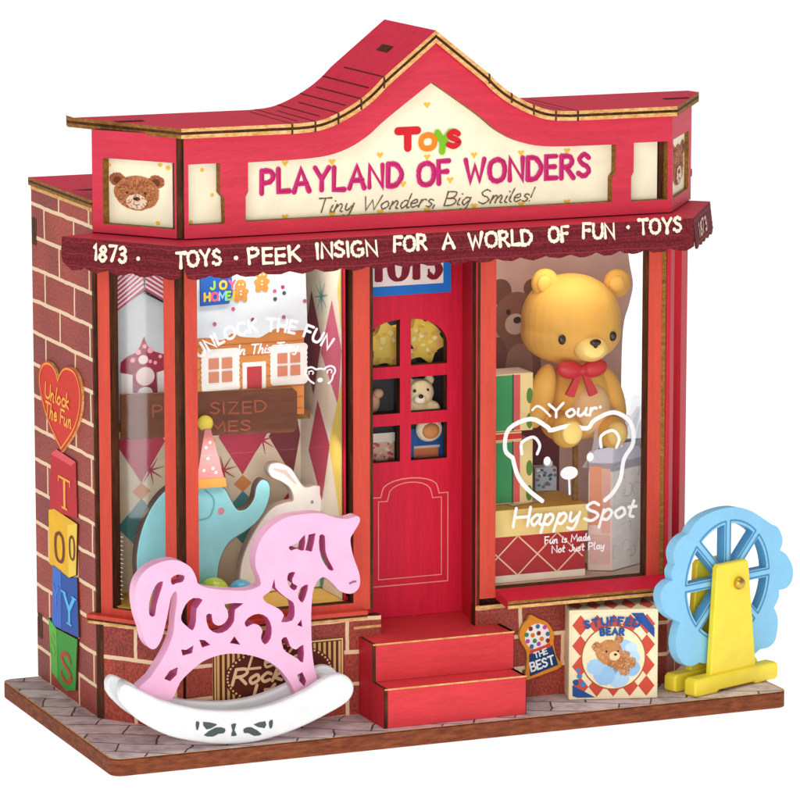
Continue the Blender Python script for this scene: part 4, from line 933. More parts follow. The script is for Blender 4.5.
for k in range(8):
    a = math.pi/2+k*math.pi/4; mb.ribbon(ST, [(wc_[0]+  .191*math.cos(a+t), wc_[1]+.191*math.sin(a+t)) for t in [.055+i*.675/8 for i in range(9)]], .0045, LB, WN+.0014)
mb.build('engraved_lines', wheel)
q = ST.at(*ST.px(738, 583), 0); mb = MB(); mb.lathe(q-ST.n*(.12), [(0, 0), (.012, 0), (.012, .115), (.019, .118), (.021, .126), (.017, .135), (.009, .14), (0, .141)], BRASS, axis=ST.n); mb.build('axle', fw)

# ------------------------------------------------------------------ inside the left window
# shelf and brown plaque
mb = MB(); mb.box(Frame((0, .26, 0)), .05, .885, -.139, .70, .91, 0, ink('#7a4426'), front=DKTAN, top=TAN); mb.build('shelf', shop)
FS = Frame(hit(297, 388, (0, 1, 0), (0, .15, 0)), math.radians(-9)); FS.o.z = 0
(s0, _), (s1_, zt) = FS.px(121, 394), FS.px(297, 388); zb = FS.px(297, 432)[1]
sg = thing('shelf_sign', FS.at((s0+s1_)/2, zb), 'long brown wooden name board fixed along the shelf inside the left window', 'sign')
mb = MB(); mb.plate(FS, [(s0, zb), (s1_-.012, zb), (s1_, zb+.012), (s1_, zt-.012), (s1_-.012, zt), (s0, zt)], [], -.02, 0, burnt('plaque_brown', '#5a3220', '#6c3c26', '#7c4a30', (8, 8, 50)), DKTAN); mb.build('board', sg)
mb = MB(); TC = ink('#a35236'); p0 = FS.px(153, 415); p1 = FS.px(266, 410); write(mb, FS, 'PINT SIZED', p0[0], FS.px(153, 415)[1]-.004, .034, .0055, TC, gap=.3, jit=.05, width=p1[0]-p0[0], parts=('lettering', sg)); mb.build('lettering', sg); mb = MB()
p0 = FS.px(180, 430); p1 = FS.px(250, 425); write(mb, FS, 'HOMES', p0[0], FS.px(180, 431)[1]-.006, .03, .0055, TC, gap=.25, jit=.05, width=p1[0]-p0[0]); mb.build('lettering', sg)
# gingerbread house
GF = Frame((0, .20, 0)); gz0 = GF.px(300, 405)[1]; gz0 = .912
def gpx(pts): return [GF.px(190+x/5, 260+y/5) for x, y in pts]
gh = thing('gingerbread_house', (.5, .21, gz0), 'gingerbread house with snowy white roof standing on the shelf inside the left window', 'toy house')
(xr, _) = GF.px(304, 400); xl = GF.px(188, 330)[0]
mb = MB(); ORG = ink('#e2904a'); zw = GF.px(250, 330)[1]
mb.box(GF, xl, gz0, -.13, xr, zw, 0, ORG); 
for k in range(7): mb.ribbon(GF, [(xl+.005, gz0+.02+k*.035), (xr-.005, gz0+.02+k*.035)], .004, ink('#c8743a'), .001)
wall = mb.build('wall', gh)
mb = MB(); zt_ = 1.43
wav = [(xl-.01, GF.px(200, 337)[1])]+gpx([(40, 385), (90, 385), (150, 395), (200, 362), (240, 378), (300, 382), (340, 380), (400, 345), (440, 335), (500, 348), (540, 345), (572, 350)])
mb.plate(GF, [(xl-.01, zt_)]+[(xl-.01, wav[0][1])]+smooth(wav, 4)+[(xr+.004, wav[-1][1]), (xr-.004, zt_)], [], .001, .022, ink('#d6dde4'), ink('#c0c6ce'))
for x, y in ((203, 240), (110, 315), (300, 293), (455, 280), (450, 130), (457, 160), (412, 190), (560, 200), (410, 150)): mb.ell(GF, gpx([(x, y)])[0], .0065, .0065, ink(['#a03a5a', '#4a4a5a', '#b85a7a'][x % 3]), .0235, k=10)
roof = mb.build('roof', gh)
mb = MB()
for cxp, cyp in ((240, 150), (345, 100)):
    q = gpx([(cxp, cyp)])[0]
    for gi, (dx, dy, r) in enumerate(((0, .018, .018), (0, -.006, .021), (-.018, -.002, .008), (.018, -.002, .008), (-.011, -.024, .01), (.011, -.024, .01))): mb.ell(GF, (q[0]+dx, q[1]+dy), r, r, ink('#c98a40'), .0236+gi*.0003, ragged=.08)
    for dx, dy in ((-.006, .02), (.006, .02), (0, 0), (0, -.01)): mb.ell(GF, (q[0]+dx, q[1]+dy), .003, .003, ink('#f4e8d8'), .0258+dx*.01, k=8)
mb.build('gingerbread_figures', roof)
WI = ink('#fbf6f0'); WR = ink('#b4403c'); 
for bx_ in ((75, 175, 225, 325), (420, 150, 575, 290)):
    mb = MB(); X0, Y0, X1, Y1 = [GF.px(190+(bx_[i])/5, 320+bx_[i+1]/5) for i in (0, 2)][0]+[GF.px(190+(bx_[i])/5, 320+bx_[i+1]/5) for i in (0, 2)][1]
    zlo, zhi = min(Y0, Y1), max(Y0, Y1); X1 = min(X1, xr-.004)
    mb.rect(GF, X0, zlo, X1, zhi, WI, .002); w_ = (X1-X0); h_ = zhi-zlo
    for k in range(14):
        for e in (0, 1): mb.ell(GF, (X0+w_*k/13, (zlo, zhi)[e]+(-.004, .004)[e]), .0135+.003*(k % 2), .0135, WI, .0024+.00002*k+.0003*e, k=10); mb.ell(GF, ((X0, X1)[e], zlo+h_*k/13), .012+.003*(k % 2), .012, WI, .0031+.00002*k+.0003*e, k=10)
    for i in (0, 1):
        for j in (0, 1): mb.rect(GF, X0+w_*(.1+.45*i), zlo+h_*(.12+.42*j), X0+w_*(.45+.45*i), zlo+h_*(.46+.42*j), ink('#d88a6a'), .0044)
    mb.build('window', wall)
mb = MB(); q = [GF.px(190+x/5, 320+y/5) for x, y in ((262, 345), (378, 205))]
mb.rect(GF, q[0][0], gz0, q[1][0], q[1][1], WI, .002); mb.rect(GF, q[0][0]+.014, gz0, q[1][0]-.014, q[1][1]-.014, ink('#c23a40'), .0035); mb.ell(GF, (q[1][0]-.03, gz0+.055), .009, .009, WI, .005, k=12); mb.build('door', wall)
mb = MB(); q = [GF.px(190+x/5, 260+y/5) for x, y in ((35, 55), (195, 215))]
P = [(q[0][0], q[1][1]), (q[1][0]-.012, q[1][1]+.003), (q[1][0], q[1][1]+.03), (q[1][0]-.004, q[0][1]+.03), (q[0][0], q[0][1]+.03)]
mb.plate(GF, P, [], .023, .032, ink('#1c52a4'), ink('#174388'))
lw_ = q[1][0]-q[0][0]; cs = ['#8ac43c', '#f0b030', '#e8587a', '#7ac0e8']
for row, (t, zz) in enumerate((('JOY', .034), ('HOME!', .0))):
    xx = q[0][0]+.012+(.02 if row == 0 else 0)
    for i, ch in enumerate(t): write(mb, GF, ch, xx, q[1][1]+.016+zz, .023, .0072, ink(cs[(i+row) % 4]), n=.0332); xx += (.03 if row == 0 else .0232)
mb.build('sign', gh)
# candy house behind the angled pane
CF = Frame((0, .30, 0)); cz0 = .912
def cpx(pts): return [CF.px(100+x/4, 260+y/4) for x, y in pts]
ch_ = thing('candy_house', (.2, .31, cz0), 'grey white gabled toy house with striped roof and maroon door behind the angled pane', 'toy house')
al = CF.px(114, 380)[0]; ar_ = CF.px(186, 380)[0]; ax, azt = cpx([(170, 130)])[0]; ze = CF.px(116, 312)[1]
mb = MB(); mb.plate(CF, [(al, cz0), (ar_, cz0), (ar_, ze-.02), (ax, azt), (al, ze)], [], -.08, 0, ink('#c9ced2'), ink('#aab0b6')); 
mb.poly(CF, cpx([(85, 540), (85, 455), (130, 455), (135, 540)]), ink('#efe6e2'), .001); mb.poly(CF, cpx([(230, 540), (232, 430), (275, 430), (275, 540)]), ink('#efe6e2'), .001)
w_ = mb.build('wall', ch_)
mb = MB(); MR = ink('#9c2440')
mb.poly(CF, cpx([(80, 450), (82, 410), (110, 385), (140, 372), (160, 345), (175, 305), (190, 345), (215, 365), (250, 375), (280, 380), (280, 432), (225, 450), (230, 530), (130, 530), (130, 460)]), MR, .0016)
mb.ell(CF, cpx([(180, 465)])[0], .03, .029, ink('#f0d8d8'), .0022); mb.ell(CF, cpx([(172, 398)])[0], .016, .014, ink('#f4dfe0'), .0022)
for x, y, r in ((152, 368, .009), (200, 360, .01), (178, 345, .007), (220, 410, .006), (200, 405, .006), (130, 400, .008), (240, 385, .006)): mb.ell(CF, cpx([(x, y)])[0], r, r, ink('#f2a8b0'), .0024, k=10)
mb.ell(CF, cpx([(180, 530)])[0], .024, .018, ink('#f6ecec'), .0024); mb.build('door', w_)
mb = MB()
for sg_, e in ((-1, (al-.015, ze-.01)), (1, (ar_+.015, ze-.03))):
    d = Vector((e[0]-ax, e[1]-azt-.012)); nn = Vector((-d.y, d.x)).normalized()*(.1 if sg_ < 0 else -.1)
    if nn.y < 0: nn = -nn
    Q = [(ax, azt+.012), (e[0], e[1]), (e[0]+nn.x, e[1]+nn.y), (ax+nn.x*.2, azt+.012+.13)]
    mb.plate(CF, Q, [], -.09, .02+.003*sg_, ink('#e9dce0'), ink('#8a8f96'))
    for k in range(9):
        t0 = k/9; a_ = Vector(Q[1]).lerp(Vector(Q[2]), t0); b2 = Vector(Q[0]).lerp(Vector(Q[3]), t0); a2 = Vector(Q[1]).lerp(Vector(Q[2]), t0+.055); b3 = Vector(Q[0]).lerp(Vector(Q[3]), t0+.055)
        mb.poly(CF, [tuple(a_), tuple(b2), tuple(b3), tuple(a2)], ink('#b83a58'), .0215+.003*sg_)
mb.build('roof', ch_)
# elephant
EF = Frame((0, .15, 0))
el_px = [(140, 606), (137, 580), (136, 556), (141, 530), (151, 507), (165, 490), (180, 482), (198, 481), (212, 482), (225, 488), (232, 500), (238, 509), (246, 508), (253, 499), (256, 486), (262, 479), (269, 482), (271, 492), (267, 508), (258, 522), (246, 532), (230, 543), (221, 560), (218, 580), (218, 600), (200, 604), (196, 590), (184, 584), (172, 590), (168, 606)]
ep = [EF.px(u, v) for u, v in el_px]; fz = .3545
ep = [(a, max(z, fz)) for a, z in ep]; eo = smooth(ep, 4, True); eo = [(a, max(z, fz)) for a, z in eo]
ec = sum(a for a, z in ep)/len(ep)
el = thing('toy_elephant', (ec, .15, fz), 'light blue cut-out elephant wearing a pink party hat inside the left window', 'toy elephant')
EB = plain('elephant_blue', '#92d6de', .5, .3); ED = ink('#5c4a40')
mb = MB(); mb.plate(EF, eo, [], -.04, 0, EB, ED); body = mb.build('body', el, bevel=.007, seg=3)
mb = MB(); q = EF.px(221, 511); mb.ell(EF, q, .011, .011, ink('#c98a98'), .001, k=14); mb.build('eye', body); mb = MB(); mb.ribbon(EF, smooth([EF.px(u, v) for u, v in ((199, 520), (210, 516), (214, 500), (205, 490))], 4), .005, ink('#62aebc'), .001); mb.build('ear_line', body)
mb = MB(); P = [EF.px(u, v) for u, v in ((195, 486), (225, 485), (210, 429), (204, 429))]; mb.plate(EF, P, [], -.045, .008, ink('#e58a8a'), ink('#b86a60'))
mb.plate(EF, [EF.px(u, v) for u, v in ((192, 488), (225, 486), (224, 477), (194, 479))], [], -.03, .014, ink('#f0a04a'), ink('#b87a30'))
for u, v in ((203, 470), (212, 468), (207, 458), (205, 447), (209, 442), (215, 472)): mb.ell(EF, EF.px(u, v), .005, .005, ink('#f8e4e0'), .009, k=8)
hat = mb.build('party_hat', el)
mb = MB(); a, z = EF.px(207, 424); mb.ball(EF.at(a, z, -.015), .024, ink('#f2dc54')); mb.build('pompom', hat)
# rabbit
BF = Frame((0, .23, 0)); bz = fz
rp = [(244, 592), (240, 572), (246, 548), (258, 525), (272, 508), (286, 502), (293, 500), (290, 489), (281, 482), (272, 478), (268, 471), (271, 464), (281, 463), (292, 469), (300, 481), (306, 487), (316, 485), (326, 489), (331, 499), (330, 508), (322, 516), (318, 530), (321, 560), (320, 600), (284, 604)]
rp = [BF.px(u, v) for u, v in rp]; ro = [(a, max(z, bz)) for a, z in smooth([(a, max(z, bz)) for a, z in rp], 4, True)]
rb = thing('toy_rabbit', (sum(a for a, z in rp)/len(rp), .23, bz), 'white cut-out toy rabbit with ears laid back behind the elephant', 'toy rabbit')
mb = MB(); mb.plate(BF, ro, [], -.04, 0, plain('rabbit_white', '#fffaf6', .5, .3), ink('#cdbcb0')); body = mb.build('body', rb, bevel=.006, seg=3)
mb = MB(); mb.ell(BF, BF.px(312, 502), .005, .006, ink('#8a9aa8'), .001, k=10); mb.build('eye', body); mb = MB(); mb.ribbon(BF, [BF.px(u, v) for u, v in ((274, 469), (285, 472), (296, 484))], [.006, .014, .004], ink('#f2c4c4'), .001); mb.build('inner_ear', body)
# balls
for i, (u, v, y, r, c_, lab) in enumerate(((214, 580, .075, .048, '#c4d83a', 'lime green toy ball below the elephant trunk'), (241, 573, .09, .04, '#5ab4dc', 'blue striped toy ball in front of the rabbit'), (143, 590, .1, .04, '#d8d25a', 'yellow toy ball half hidden behind the horse tail'))):
    p = hit(u, v, (0, 1, 0), (0, y, 0)); p.z = fz+r
    bt = thing('toy_ball', (p.x, p.y, fz), lab, 'toy ball', 'toy balls on the left window floor')
    mb = MB(); mb.ball(p, r, plain('ball_'+c_[1:], c_, .3, .5)); mb.build('ball', bt)
    if i < 2:
        mb = MB(); k = 18; col2 = ink('#f6f0e4') if i else ink('#eef0a0')
        for j in range(3 if i else 1):
            zz = p.z-.02*j*(1 if i else 0)-(.012 if i else .0); rr_ = math.sqrt(max(1e-5, r*r-(zz-p.z)**2))+.0015
            mb.lathe((p.x, p.y, zz), [(rr_, -.004), (rr_+.0008, 0), (rr_, .004)], col2 if j != 1 else ink('#c8463c'), k=28)
        mb.build('stripes', bt)

# ------------------------------------------------------------------ inside the right window
MW = Frame((0, .44, 0)); MAUVE = plain('mauve_board', '#cda598', .7, .2)
wl0 = 1.21; e = [MW.px(u, v) for u, v in ((620, 560), (621, 400), (623, 330), (629, 305), (633, 285), (630, 266))]
bk = thing('backdrop', (1.5, .44, .355), 'mauve backdrop board printed with a brown teddy behind the yellow bear', 'backdrop')
mb = MB(); mb.plate(MW, [(wl0, .355)]+[(e[0][0], .355)]+smooth(e, 4)+[(e[-1][0]-.03, 1.455), (wl0, 1.455)], [], -.015, 0, MAUVE, DKTAN)
mb.poly(MW, [(wl0, .356), (wl0+.42, .356), (wl0+.42, .80), (wl0, .80)], ink('#6e1a22'), .0008)  # maroon patch painted dark in place of the shadow behind the counter
mb.build('board', bk)
mb = MB(); BW = [ink('#8c5a48'), ink('#7a4a3a'), ink('#d4b49c'), ink('#3a221c'), ink('#a87864')]
def me_(u, v, rx, ry, c_, n_): mb.ell(MW, MW.px(u, v), rx, ry, BW[c_], n_)
me_(500, 292, .04, .042, 1, .0012); me_(532, 288, .03, .03, 1, .0012); me_(517, 372, .085, .13, 0, .0014); me_(516, 318, .078, .085, 0, .002); me_(498, 365, .035, .09, 1, .0018)
me_(515, 324, .036, .034, 2, .0024); me_(517, 320, .014, .011, 3, .0028); me_(508, 312, .008, .009, 3, .0028); me_(519, 365, .048, .07, 4, .0024); mb.build('printed_teddy', bk)
# big yellow teddy bear
HCN = hit(571, 318, (0, 1, 0), (0, .20, 0)); ub = 1/338.0
def bp(u, v, y): p = hit(u, v, (0, 1, 0), (0, y, 0)); return p
BZ = lambda u, v, y: tuple(bp(u, v, y))
bear = thing('teddy_bear', tuple(bp(573, 440, .2)), 'large honey yellow teddy bear with red bow seated in the right window', 'teddy bear')
YB_ = plain('bear_yellow', '#efb655', .62, .18, sss=.1); YL = plain('bear_muzzle', '#f6cf78', .45, .3, sss=.1); BK = plain('bear_black', '#2a1712', .25, .5)
hr = .152
balls = [(HCN, (hr*1.05, hr*.98, hr*.93), None), (HCN+Vector((0, 0, -.045)), (hr*1.06, hr*.95, hr*.66), None)]
for u, v, y in ((545, 283, .2), (617, 283, .24)):
    balls.append((bp(u, v, y), (.046, .03, .046), None))
bc_ = bp(577, 402, .22); balls += [(bc_+Vector((0, 0, .02)), (.108, .092, .115), None), (bc_+Vector((0, .0, -.045)), (.12, .098, .075), None)]
la = bp(541, 396, .165); balls.append((la, (.040, .046, .105), ROT(0, math.radians(16), 0)))
ra = bp(612, 398, .20); balls.append((ra, (.038, .046, .105), ROT(0, math.radians(-16), 0)))
fl = bp(567, 431, .085); balls.append((fl, (.052, .05, .054), None)); balls.append((fl+Vector((.0, .07, .006)), (.046, .085, .047), None))
f2_ = bp(612, 432, .12); balls.append((f2_, (.05, .05, .052), None)); balls.append((f2_+Vector((-.012, .06, .004)), (.044, .075, .045), None))
blob_part('body', balls, .0042, YB_, bear)
face = Vector((0, -1, 0))
mz = HCN+Vector((.008, -.132, -.078))
blob_part('muzzle', [(mz, (.058, .034, .042), None)], .005, YL, bear)
mb = MB(); q = mz+Vector((.0, -.034, .024)); mb.ball(q, (.019, .01, .011), BK, k=16, j=10); mb.ball(q+Vector((0, .0, -.008)), (.008, .008, .01), BK, k=12, j=8); mb.build('nose', bear)
for sx in (-1, 1):
    mb = MB(); dx = .087*sx; mb.ball(HCN+Vector((dx, -math.sqrt(max(0, 1-(dx/(hr*1.06))**2))*hr*.97, -.045)), (.013, .008, .016), BK, k=16, j=10); mb.build('eye', bear)
for u, v, y in ((545, 284, .17), (617, 284, .21)):
    mb = MB(); mb.ball(bp(u, v, y), (.027, .012, .027), plain('bear_inner_ear', '#f4bd58', .5, .3), k=20, j=10); mb.build('inner_ear', bear)
mb = MB(); mb.ball(bc_+Vector((.012, -.062, -.01)), (.072, .052, .085), plain('bear_belly', '#f4c58c', .5, .3)); mb.build('belly', bear)
for q in (fl, f2_):
    mb = MB(); mb.ball(q+Vector((0, -.034, .001)), (.038, .021, .040), YL, k=20, j=10); mb.build('foot_pad', bear)
bw_ = MB(); BR_ = plain('bow_red', '#d0282e', .35, .4); bo_ = bp(582, 370, .085)
bwm = blob_part('bow', [(bo_+Vector((-.043, 0, .003)), (.046, .022, .029), ROT(0, .15, 0)), (bo_+Vector((.043, 0, .003)), (.046, .022, .029), ROT(0, -.15, 0)), (bo_, (.016, .02, .018), None)], .004, BR_, bear)
mb = MB(); BFm = Frame((bo_.x, bo_.y-.004, bo_.z))
for sx in (-1, 1):
    P = [(0, -.01), (sx*.016, -.006), (sx*.055, -.075), (sx*.042, -.082), (sx*.026, -.086)]
    mb.plate(BFm, P, [], -.014+.001*sx, 0+.001*sx, BR_, BR_)
mb.build('bow_tail', bwm, bevel=.002)
# stool the bear sits on
sp = bp(566, 452, .2); stl = thing('stool', (sp.x, sp.y, .355), 'thin wooden post stand under the seated yellow bear', 'stand')
stz = bp(573, 445, .2).z
mb = MB(); mb.lathe((sp.x, sp.y, .355), [(0, 0), (.07, 0), (.07, .012), (.0, .013)], DKTAN); mb.build('base', stl)
mb = MB(); mb.tube([(sp.x, sp.y-.07, .36), (sp.x, sp.y-.07, stz+.012)], .009, DKTAN); mb.build('post', stl)
# yellow topped counter with red lattice front
yF = .075; CFm = Frame((0, yF, 0)); c0 = 1.21; c1 = CFm.px(587, 520)[0]; zt0 = CFm.px(500, 509)[1]; zl = CFm.px(500, 537)[1]; zbm = .354
zt0 = (CFm.px(498, 511)[1]+CFm.px(586, 503)[1])/2
ct = thing('counter', ((c0+c1)/2, .2, .354), 'low display counter with yellow top and red lattice front in the right window', 'counter')
mb = MB(); mb.box(CFm, c0, zbm, -.30, c1-.004, zl-.001, -.004, ink('#b8242c')); mb.build('cabinet', ct)
mb = MB(); LT2 = ink('#f3cfa8'); hh = zl-zbm-.022
mb.rect(CFm, c0, zbm, c1-.004, zbm+.022, ink('#f6e6cf'), -.0025)
k = -1; step = .135
for sgn_ in (1, -1):
    for i in range(-2, 5):
        x0_ = c0+i*step-.02; P0, P1 = (x0_, zbm+.022), (x0_+hh*1.05, zl-.003)
        if sgn_ < 0: P0, P1 = (x0_+hh*1.05, zbm+.022), (x0_, zl-.003)
        lo, hi = c0, c1-.006; pts = []
        for j in range(13):
            t = j/12; x = P0[0]+(P1[0]-P0[0])*t; z = P0[1]+(P1[1]-P0[1])*t
            if lo <= x <= hi: pts.append((x, z))
        if len(pts) > 1: mb.ribbon(CFm, pts, .0045, LT2, -.0020+(.0004 if sgn_ > 0 else 0), cap=False)
mb.build('lattice', ct)
mb = MB(); mb.box(CFm, c0, zl, -.33, c1, zt0, .006, ink('#f6d27a'), front=ink('#f7d98a'), top=ink('#efb93c')); mb.mark_top(ink('#efb93c')); mb.build('counter_top', ct)
# paper and tin on the counter
mb = MB(); pp = [hit(u, v, (0, 0, 1), (0, 0, zt0+.003)) for u, v in ((494, 500), (513, 506), (546, 500), (520, 494))]
mb.face([tuple(p) for p in pp], ink('#f2dcdc')); 
for t in (.3, .5, .7):
    a_ = pp[0].lerp(pp[1], t); b_ = pp[3].lerp(pp[2], t); d = (pp[1]-pp[0]).normalized()*.004; z_ = Vector((0, 0, .0012)); mb.face([tuple(a_+z_), tuple(a_+d+z_), tuple(b_+d+z_), tuple(b_+z_)], ink('#c87a88'))
mb.build('paper_sheet', loc=tuple(pp[0]), label='pink striped paper sheet lying on the yellow counter', cat='paper')
tp = hit(546, 480, (0, 1, 0), (0, .30, 0)); tp.z = zt0; TF = Frame((tp.x, tp.y, zt0+.002), math.radians(-8)); tn = thing('gift_tin', (tp.x, tp.y+.02, zt0), 'small silver blue patterned tin at the back of the yellow counter', 'tin')
mb = MB(); mb.box(TF, -.035, 0, -.05, .035, .075, 0, ink('#b8c4d0'), top=ink('#e4e8ee'))
for i in range(22): mb.ell(TF, (R.uniform(-.03, .03), R.uniform(.006, .068)), .006, .005, ink(R.choice(['#6a7a90', '#e8eef4', '#8a6a78', '#4a5a74'])), .001+i*.0001, k=8, ragged=.2)
mb.build('box', tn)
mb = MB(); mb.ball(TF.at(.012, .085, -.02), (.016, .014, .014), ink('#f6f6fa'), k=14, j=8); mb.build('knob', tn)
# stacked green gift boxes on the left
for nm, v0, v1, lab in (('lower', 491, 441, 'green gift box with red and cream edge, lower of two beside the bear'), ('upper', 428, 374, 'green gift box with red and cream edge and ribbon curls, upper of two')):
    GX = Frame((0, .15, 0)); zlo, zhi = GX.px(510, v0)[1], GX.px(510, v1)[1]
    if nm == 'lower': zlo = zt0+.002; zl_top = zhi
    else: zlo = zl_top+.03
    x0_, xa2, xb2, x1_ = 1.215, GX.px(512, 420)[0], GX.px(520, 420)[0], GX.px(533, 420)[0]
    gx = thing('gift_box', (1.26, .2, zlo), lab, 'gift box', 'green gift boxes stacked on the counter')
    mb = MB(); mb.box(GX, x0_, zlo, -.11, x1_, zhi, 0, ink('#f5dc9a'), top=ink('#e8d0c0')); mb.build('carton', gx, bevel=.002)
    mb = MB(); mb.rect(GX, x0_+.002, zlo+.004, xa2, zhi-.004, ink('#3c9a5c'), .001); mb.rect(GX, xa2, zlo+.002, xa2+.005, zhi-.002, ink('#2c4a38'), .0014); mb.rect(GX, xa2+.005, zlo+.004, xb2, zhi-.004, ink('#e0605c'), .001)
    for dz, dx in ((.03, 0), (.11, .004)): mb.ell(GX, (x1_-.012+dx*0, zlo+dz), .011, .025, ink('#5c8a3c'), .0012, k=14)
    mb.build('printed_front', gx)
    if nm == 'lower':
        mb = MB(); mb.box(GX, x0_, zhi+.0005, -.108, xb2+.004, zhi+.029, .003, ink('#e0382c'), top=ink('#f4c89a')); mb.rect(GX, x0_, zhi+.001, xb2+.004, zhi+.006, ink('#f4d09a'), .004); mb.rect(GX, x0_, zhi+.024, xb2+.004, zhi+.0285, ink('#f4d09a'), .004); mb.build('ribbon_band', gx)
    else:
        mb = MB()
        for i in range(5):
            p = GX.at(x0_+.015+i*.012, zhi+.004, -.03-.01*i); mb.tube([p+Vector((.045*math.cos(t+i)*t/6, .02*math.sin(t*1.3+i), .012+.035*abs(math.sin(t*.9+i*.4)))) for t in [j*.5 for j in range(13)]], .0035, ink(['#c07848', '#a85a3c', '#e0a878', '#caa088', '#8a5a40'][i]), k=6)
        mb.build('ribbon_curls', gx)
# clear wrapped gift bag at the right
GB0 = bp(612, 562, .10); GA = math.radians(2)
bagL = Frame((GB0.x, GB0.y, .356), math.radians(-30)); bagR = Frame((GB0.x, GB0.y, .356), math.radians(28))
wL = -bagL.px(588, 556)[0]; wR = bagR.px(640, 552)[0]; hb_ = bagL.px(600, 463)[1]
bag = thing('gift_bag', (GB0.x, GB0.y+.05, .356), 'clear cellophane gift bag with pale printed side and white rope handle', 'gift bag')
c0_, c1_, c2_ = Vector((GB0.x, GB0.y, .356)), bagL.at(-wL, 0), bagR.at(wR, 0); c3_ = c1_+c2_-c0_
PRT = ink('#f6f0ea'); SAL = ink('#f2a27c'); MILK = glass_mat('cellophane', (.90, .90, .92, 1), .22); MILK2 = glass_mat('cellophane_clear', (.82, .82, .85, 1), .4)
mb = MB(); H_ = Vector((0, 0, hb_))
mb.face([c0_, c2_, c2_+H_, c0_+H_], PRT); mb.face([c1_, c0_, c0_+H_, c1_+H_], ink('#f4d8cc'))
mb.face([c2_, c3_, c3_+H_, c2_+H_], PRT); mb.face([c3_, c1_, c1_+H_, c3_+H_], PRT)
mb.build('bag', bag)
mb = MB()
mb.rect(bagL, -wL*.95, hb_*.42, -wL*.45, hb_*.97, SAL, .0015); mb.rect(bagL, -wL*.45, hb_*.35, -wL*.1, hb_*.95, ink('#f0b8a8'), .0015); mb.rect(bagL, -wL*.9, .02, -wL*.08, hb_*.33, ink('#efc2b8'), .0015)
for i in range(26):
    x, z = R.uniform(.01, wR-.01), R.uniform(.02, hb_-.02); t = R.uniform(0, 6.28); r = R.uniform(.012, .03)
    mb.ribbon(bagR, smooth([(min(wR-.003, max(.003, x+r*math.cos(t+q)*(1-q*.12))), z+r*math.sin(t+q)*(1-q*.12)) for q in (0, .9, 1.8, 2.7, 3.6)], 3), R.uniform(.0015, .004), ink(R.choice(['#e2d8d0', '#d8cec6', '#ffffff', '#e6dcd4', '#d0c6be'])), .0012+i*.00004, cap=False)
mb.build('bag_print', bag)
mb = MB(); rim = Vector((0, 0, .06))
for a_, b_ in ((c1_, c0_), (c0_, c2_), (c2_, c3_)):
    mb.face([a_+H_*.92, b_+H_*.92, b_+H_+rim*.9, a_+H_+rim*(.6 if a_ is c1_ else 1.0)], ink('#d9d8ea'))
mb.build('rim', bag)
mb = MB(); RR2 = random.Random(3)
cb = c0_+H_+Vector((.04, .05, .02))
for i in range(9):
    st_ = c1_.lerp(c2_, i/8.0)+H_+Vector((0, .01*(i % 3), -.02)); dr = Vector((.30+.05*i*(-1)**i*.3, -.05, .9)).normalized(); wv = Vector((.05, .012, -.012))*(1+.4*(i % 2)); ln = .17+.03*(i % 3)
    prev = None
    for k_ in range(7):
        t = k_/6; c_ = st_+dr*ln*t+Vector((math.sin(t*5+i)*.012, math.cos(t*4+i)*.014, 0)); tw_ = wv*(.6+.5*math.sin(t*3.1+.4)); tw_ = tw_+Vector((0, .02*math.sin(t*6+i*2), 0))
        cur = (c_-tw_*.5, c_+tw_*.5)
        if prev: mb.face([prev[0], prev[1], cur[1], cur[0]], MILK if i % 3 else MILK2, smooth=True)
        prev = cur
mb.build('cellophane', bag)
mb = MB(); mb.tube([c1_+H_+Vector((.01, -.004, .0)), c1_+H_+Vector((.03, -.004, .06)), c1_+H_+Vector((.05, -.004, .12)), c1_+H_+Vector((.085, -.004, .13)), c0_+H_+Vector((.03, -.004, .05))], .006, ink('#f4f2ee')); mb.build('handle', bag)

# ------------------------------------------------------------------ toys on shelves behind the door
DB = Frame((0, .33, 0))
mb = MB(); mb.rect(DB, .80, .3, 1.19, 1.4, ink('#3a3640'), 0); mb.build('back_panel', shop)
for zz in (1.055, .905, .745):
    mb = MB(); mb.box(DB, .80, zz-.055, -.0, 1.19, zz-.04, .075, ink('#3c3a4c')); mb.build('shelf', shop)
def mini_bear(c, s_, col, col2, lab, loc):
    t = thing('plush_bear', loc, lab, 'plush bear')
    c = Vector(c)
    blob_part('body', [(c, (.05*s_, .045*s_, .046*s_), None), (c+Vector((-.038, .005, .038))*s_, (.018*s_, .012*s_, .018*s_), None), (c+Vector((.038, .005, .038))*s_, (.018*s_, .012*s_, .018*s_), None), (c+Vector((0, .005, -.065))*s_, (.042*s_, .036*s_, .045*s_), None), (c+Vector((.045, -.01, -.06))*s_, (.026*s_, .024*s_, .03*s_), None), (c+Vector((-.045, -.01, -.06))*s_, (.026*s_, .024*s_, .03*s_), None)], .0035, col, t)
    mb = MB(); mb.ball(c+Vector((-.012, -.038, -.016))*s_, (.022*s_, .014*s_, .017*s_), col2, k=16, j=10); mb.build('muzzle', t)
    mb = MB(); mb.ball(c+Vector((-.014, -.05, -.006))*s_, (.009*s_, .006*s_, .007*s_), BK, k=12, j=8); mb.build('nose', t)
    for dx in (-.032, .014):
        mb = MB(); mb.ball(c+Vector((dx, -.039, .012))*s_, (.006*s_, .004*s_, .006*s_), BK, k=10, j=8); mb.build('eye', t)
p = hit(419, 392, (0, 1, 0), (0, .275, 0)); mini_bear(p, .95, plain('plush_cream', '#f2dcae', .7, .2), plain('plush_light', '#f8ecd0', .7, .2), 'cream plush bear looking out of the middle right door pane', (p.x, p.y, p.z-.1))
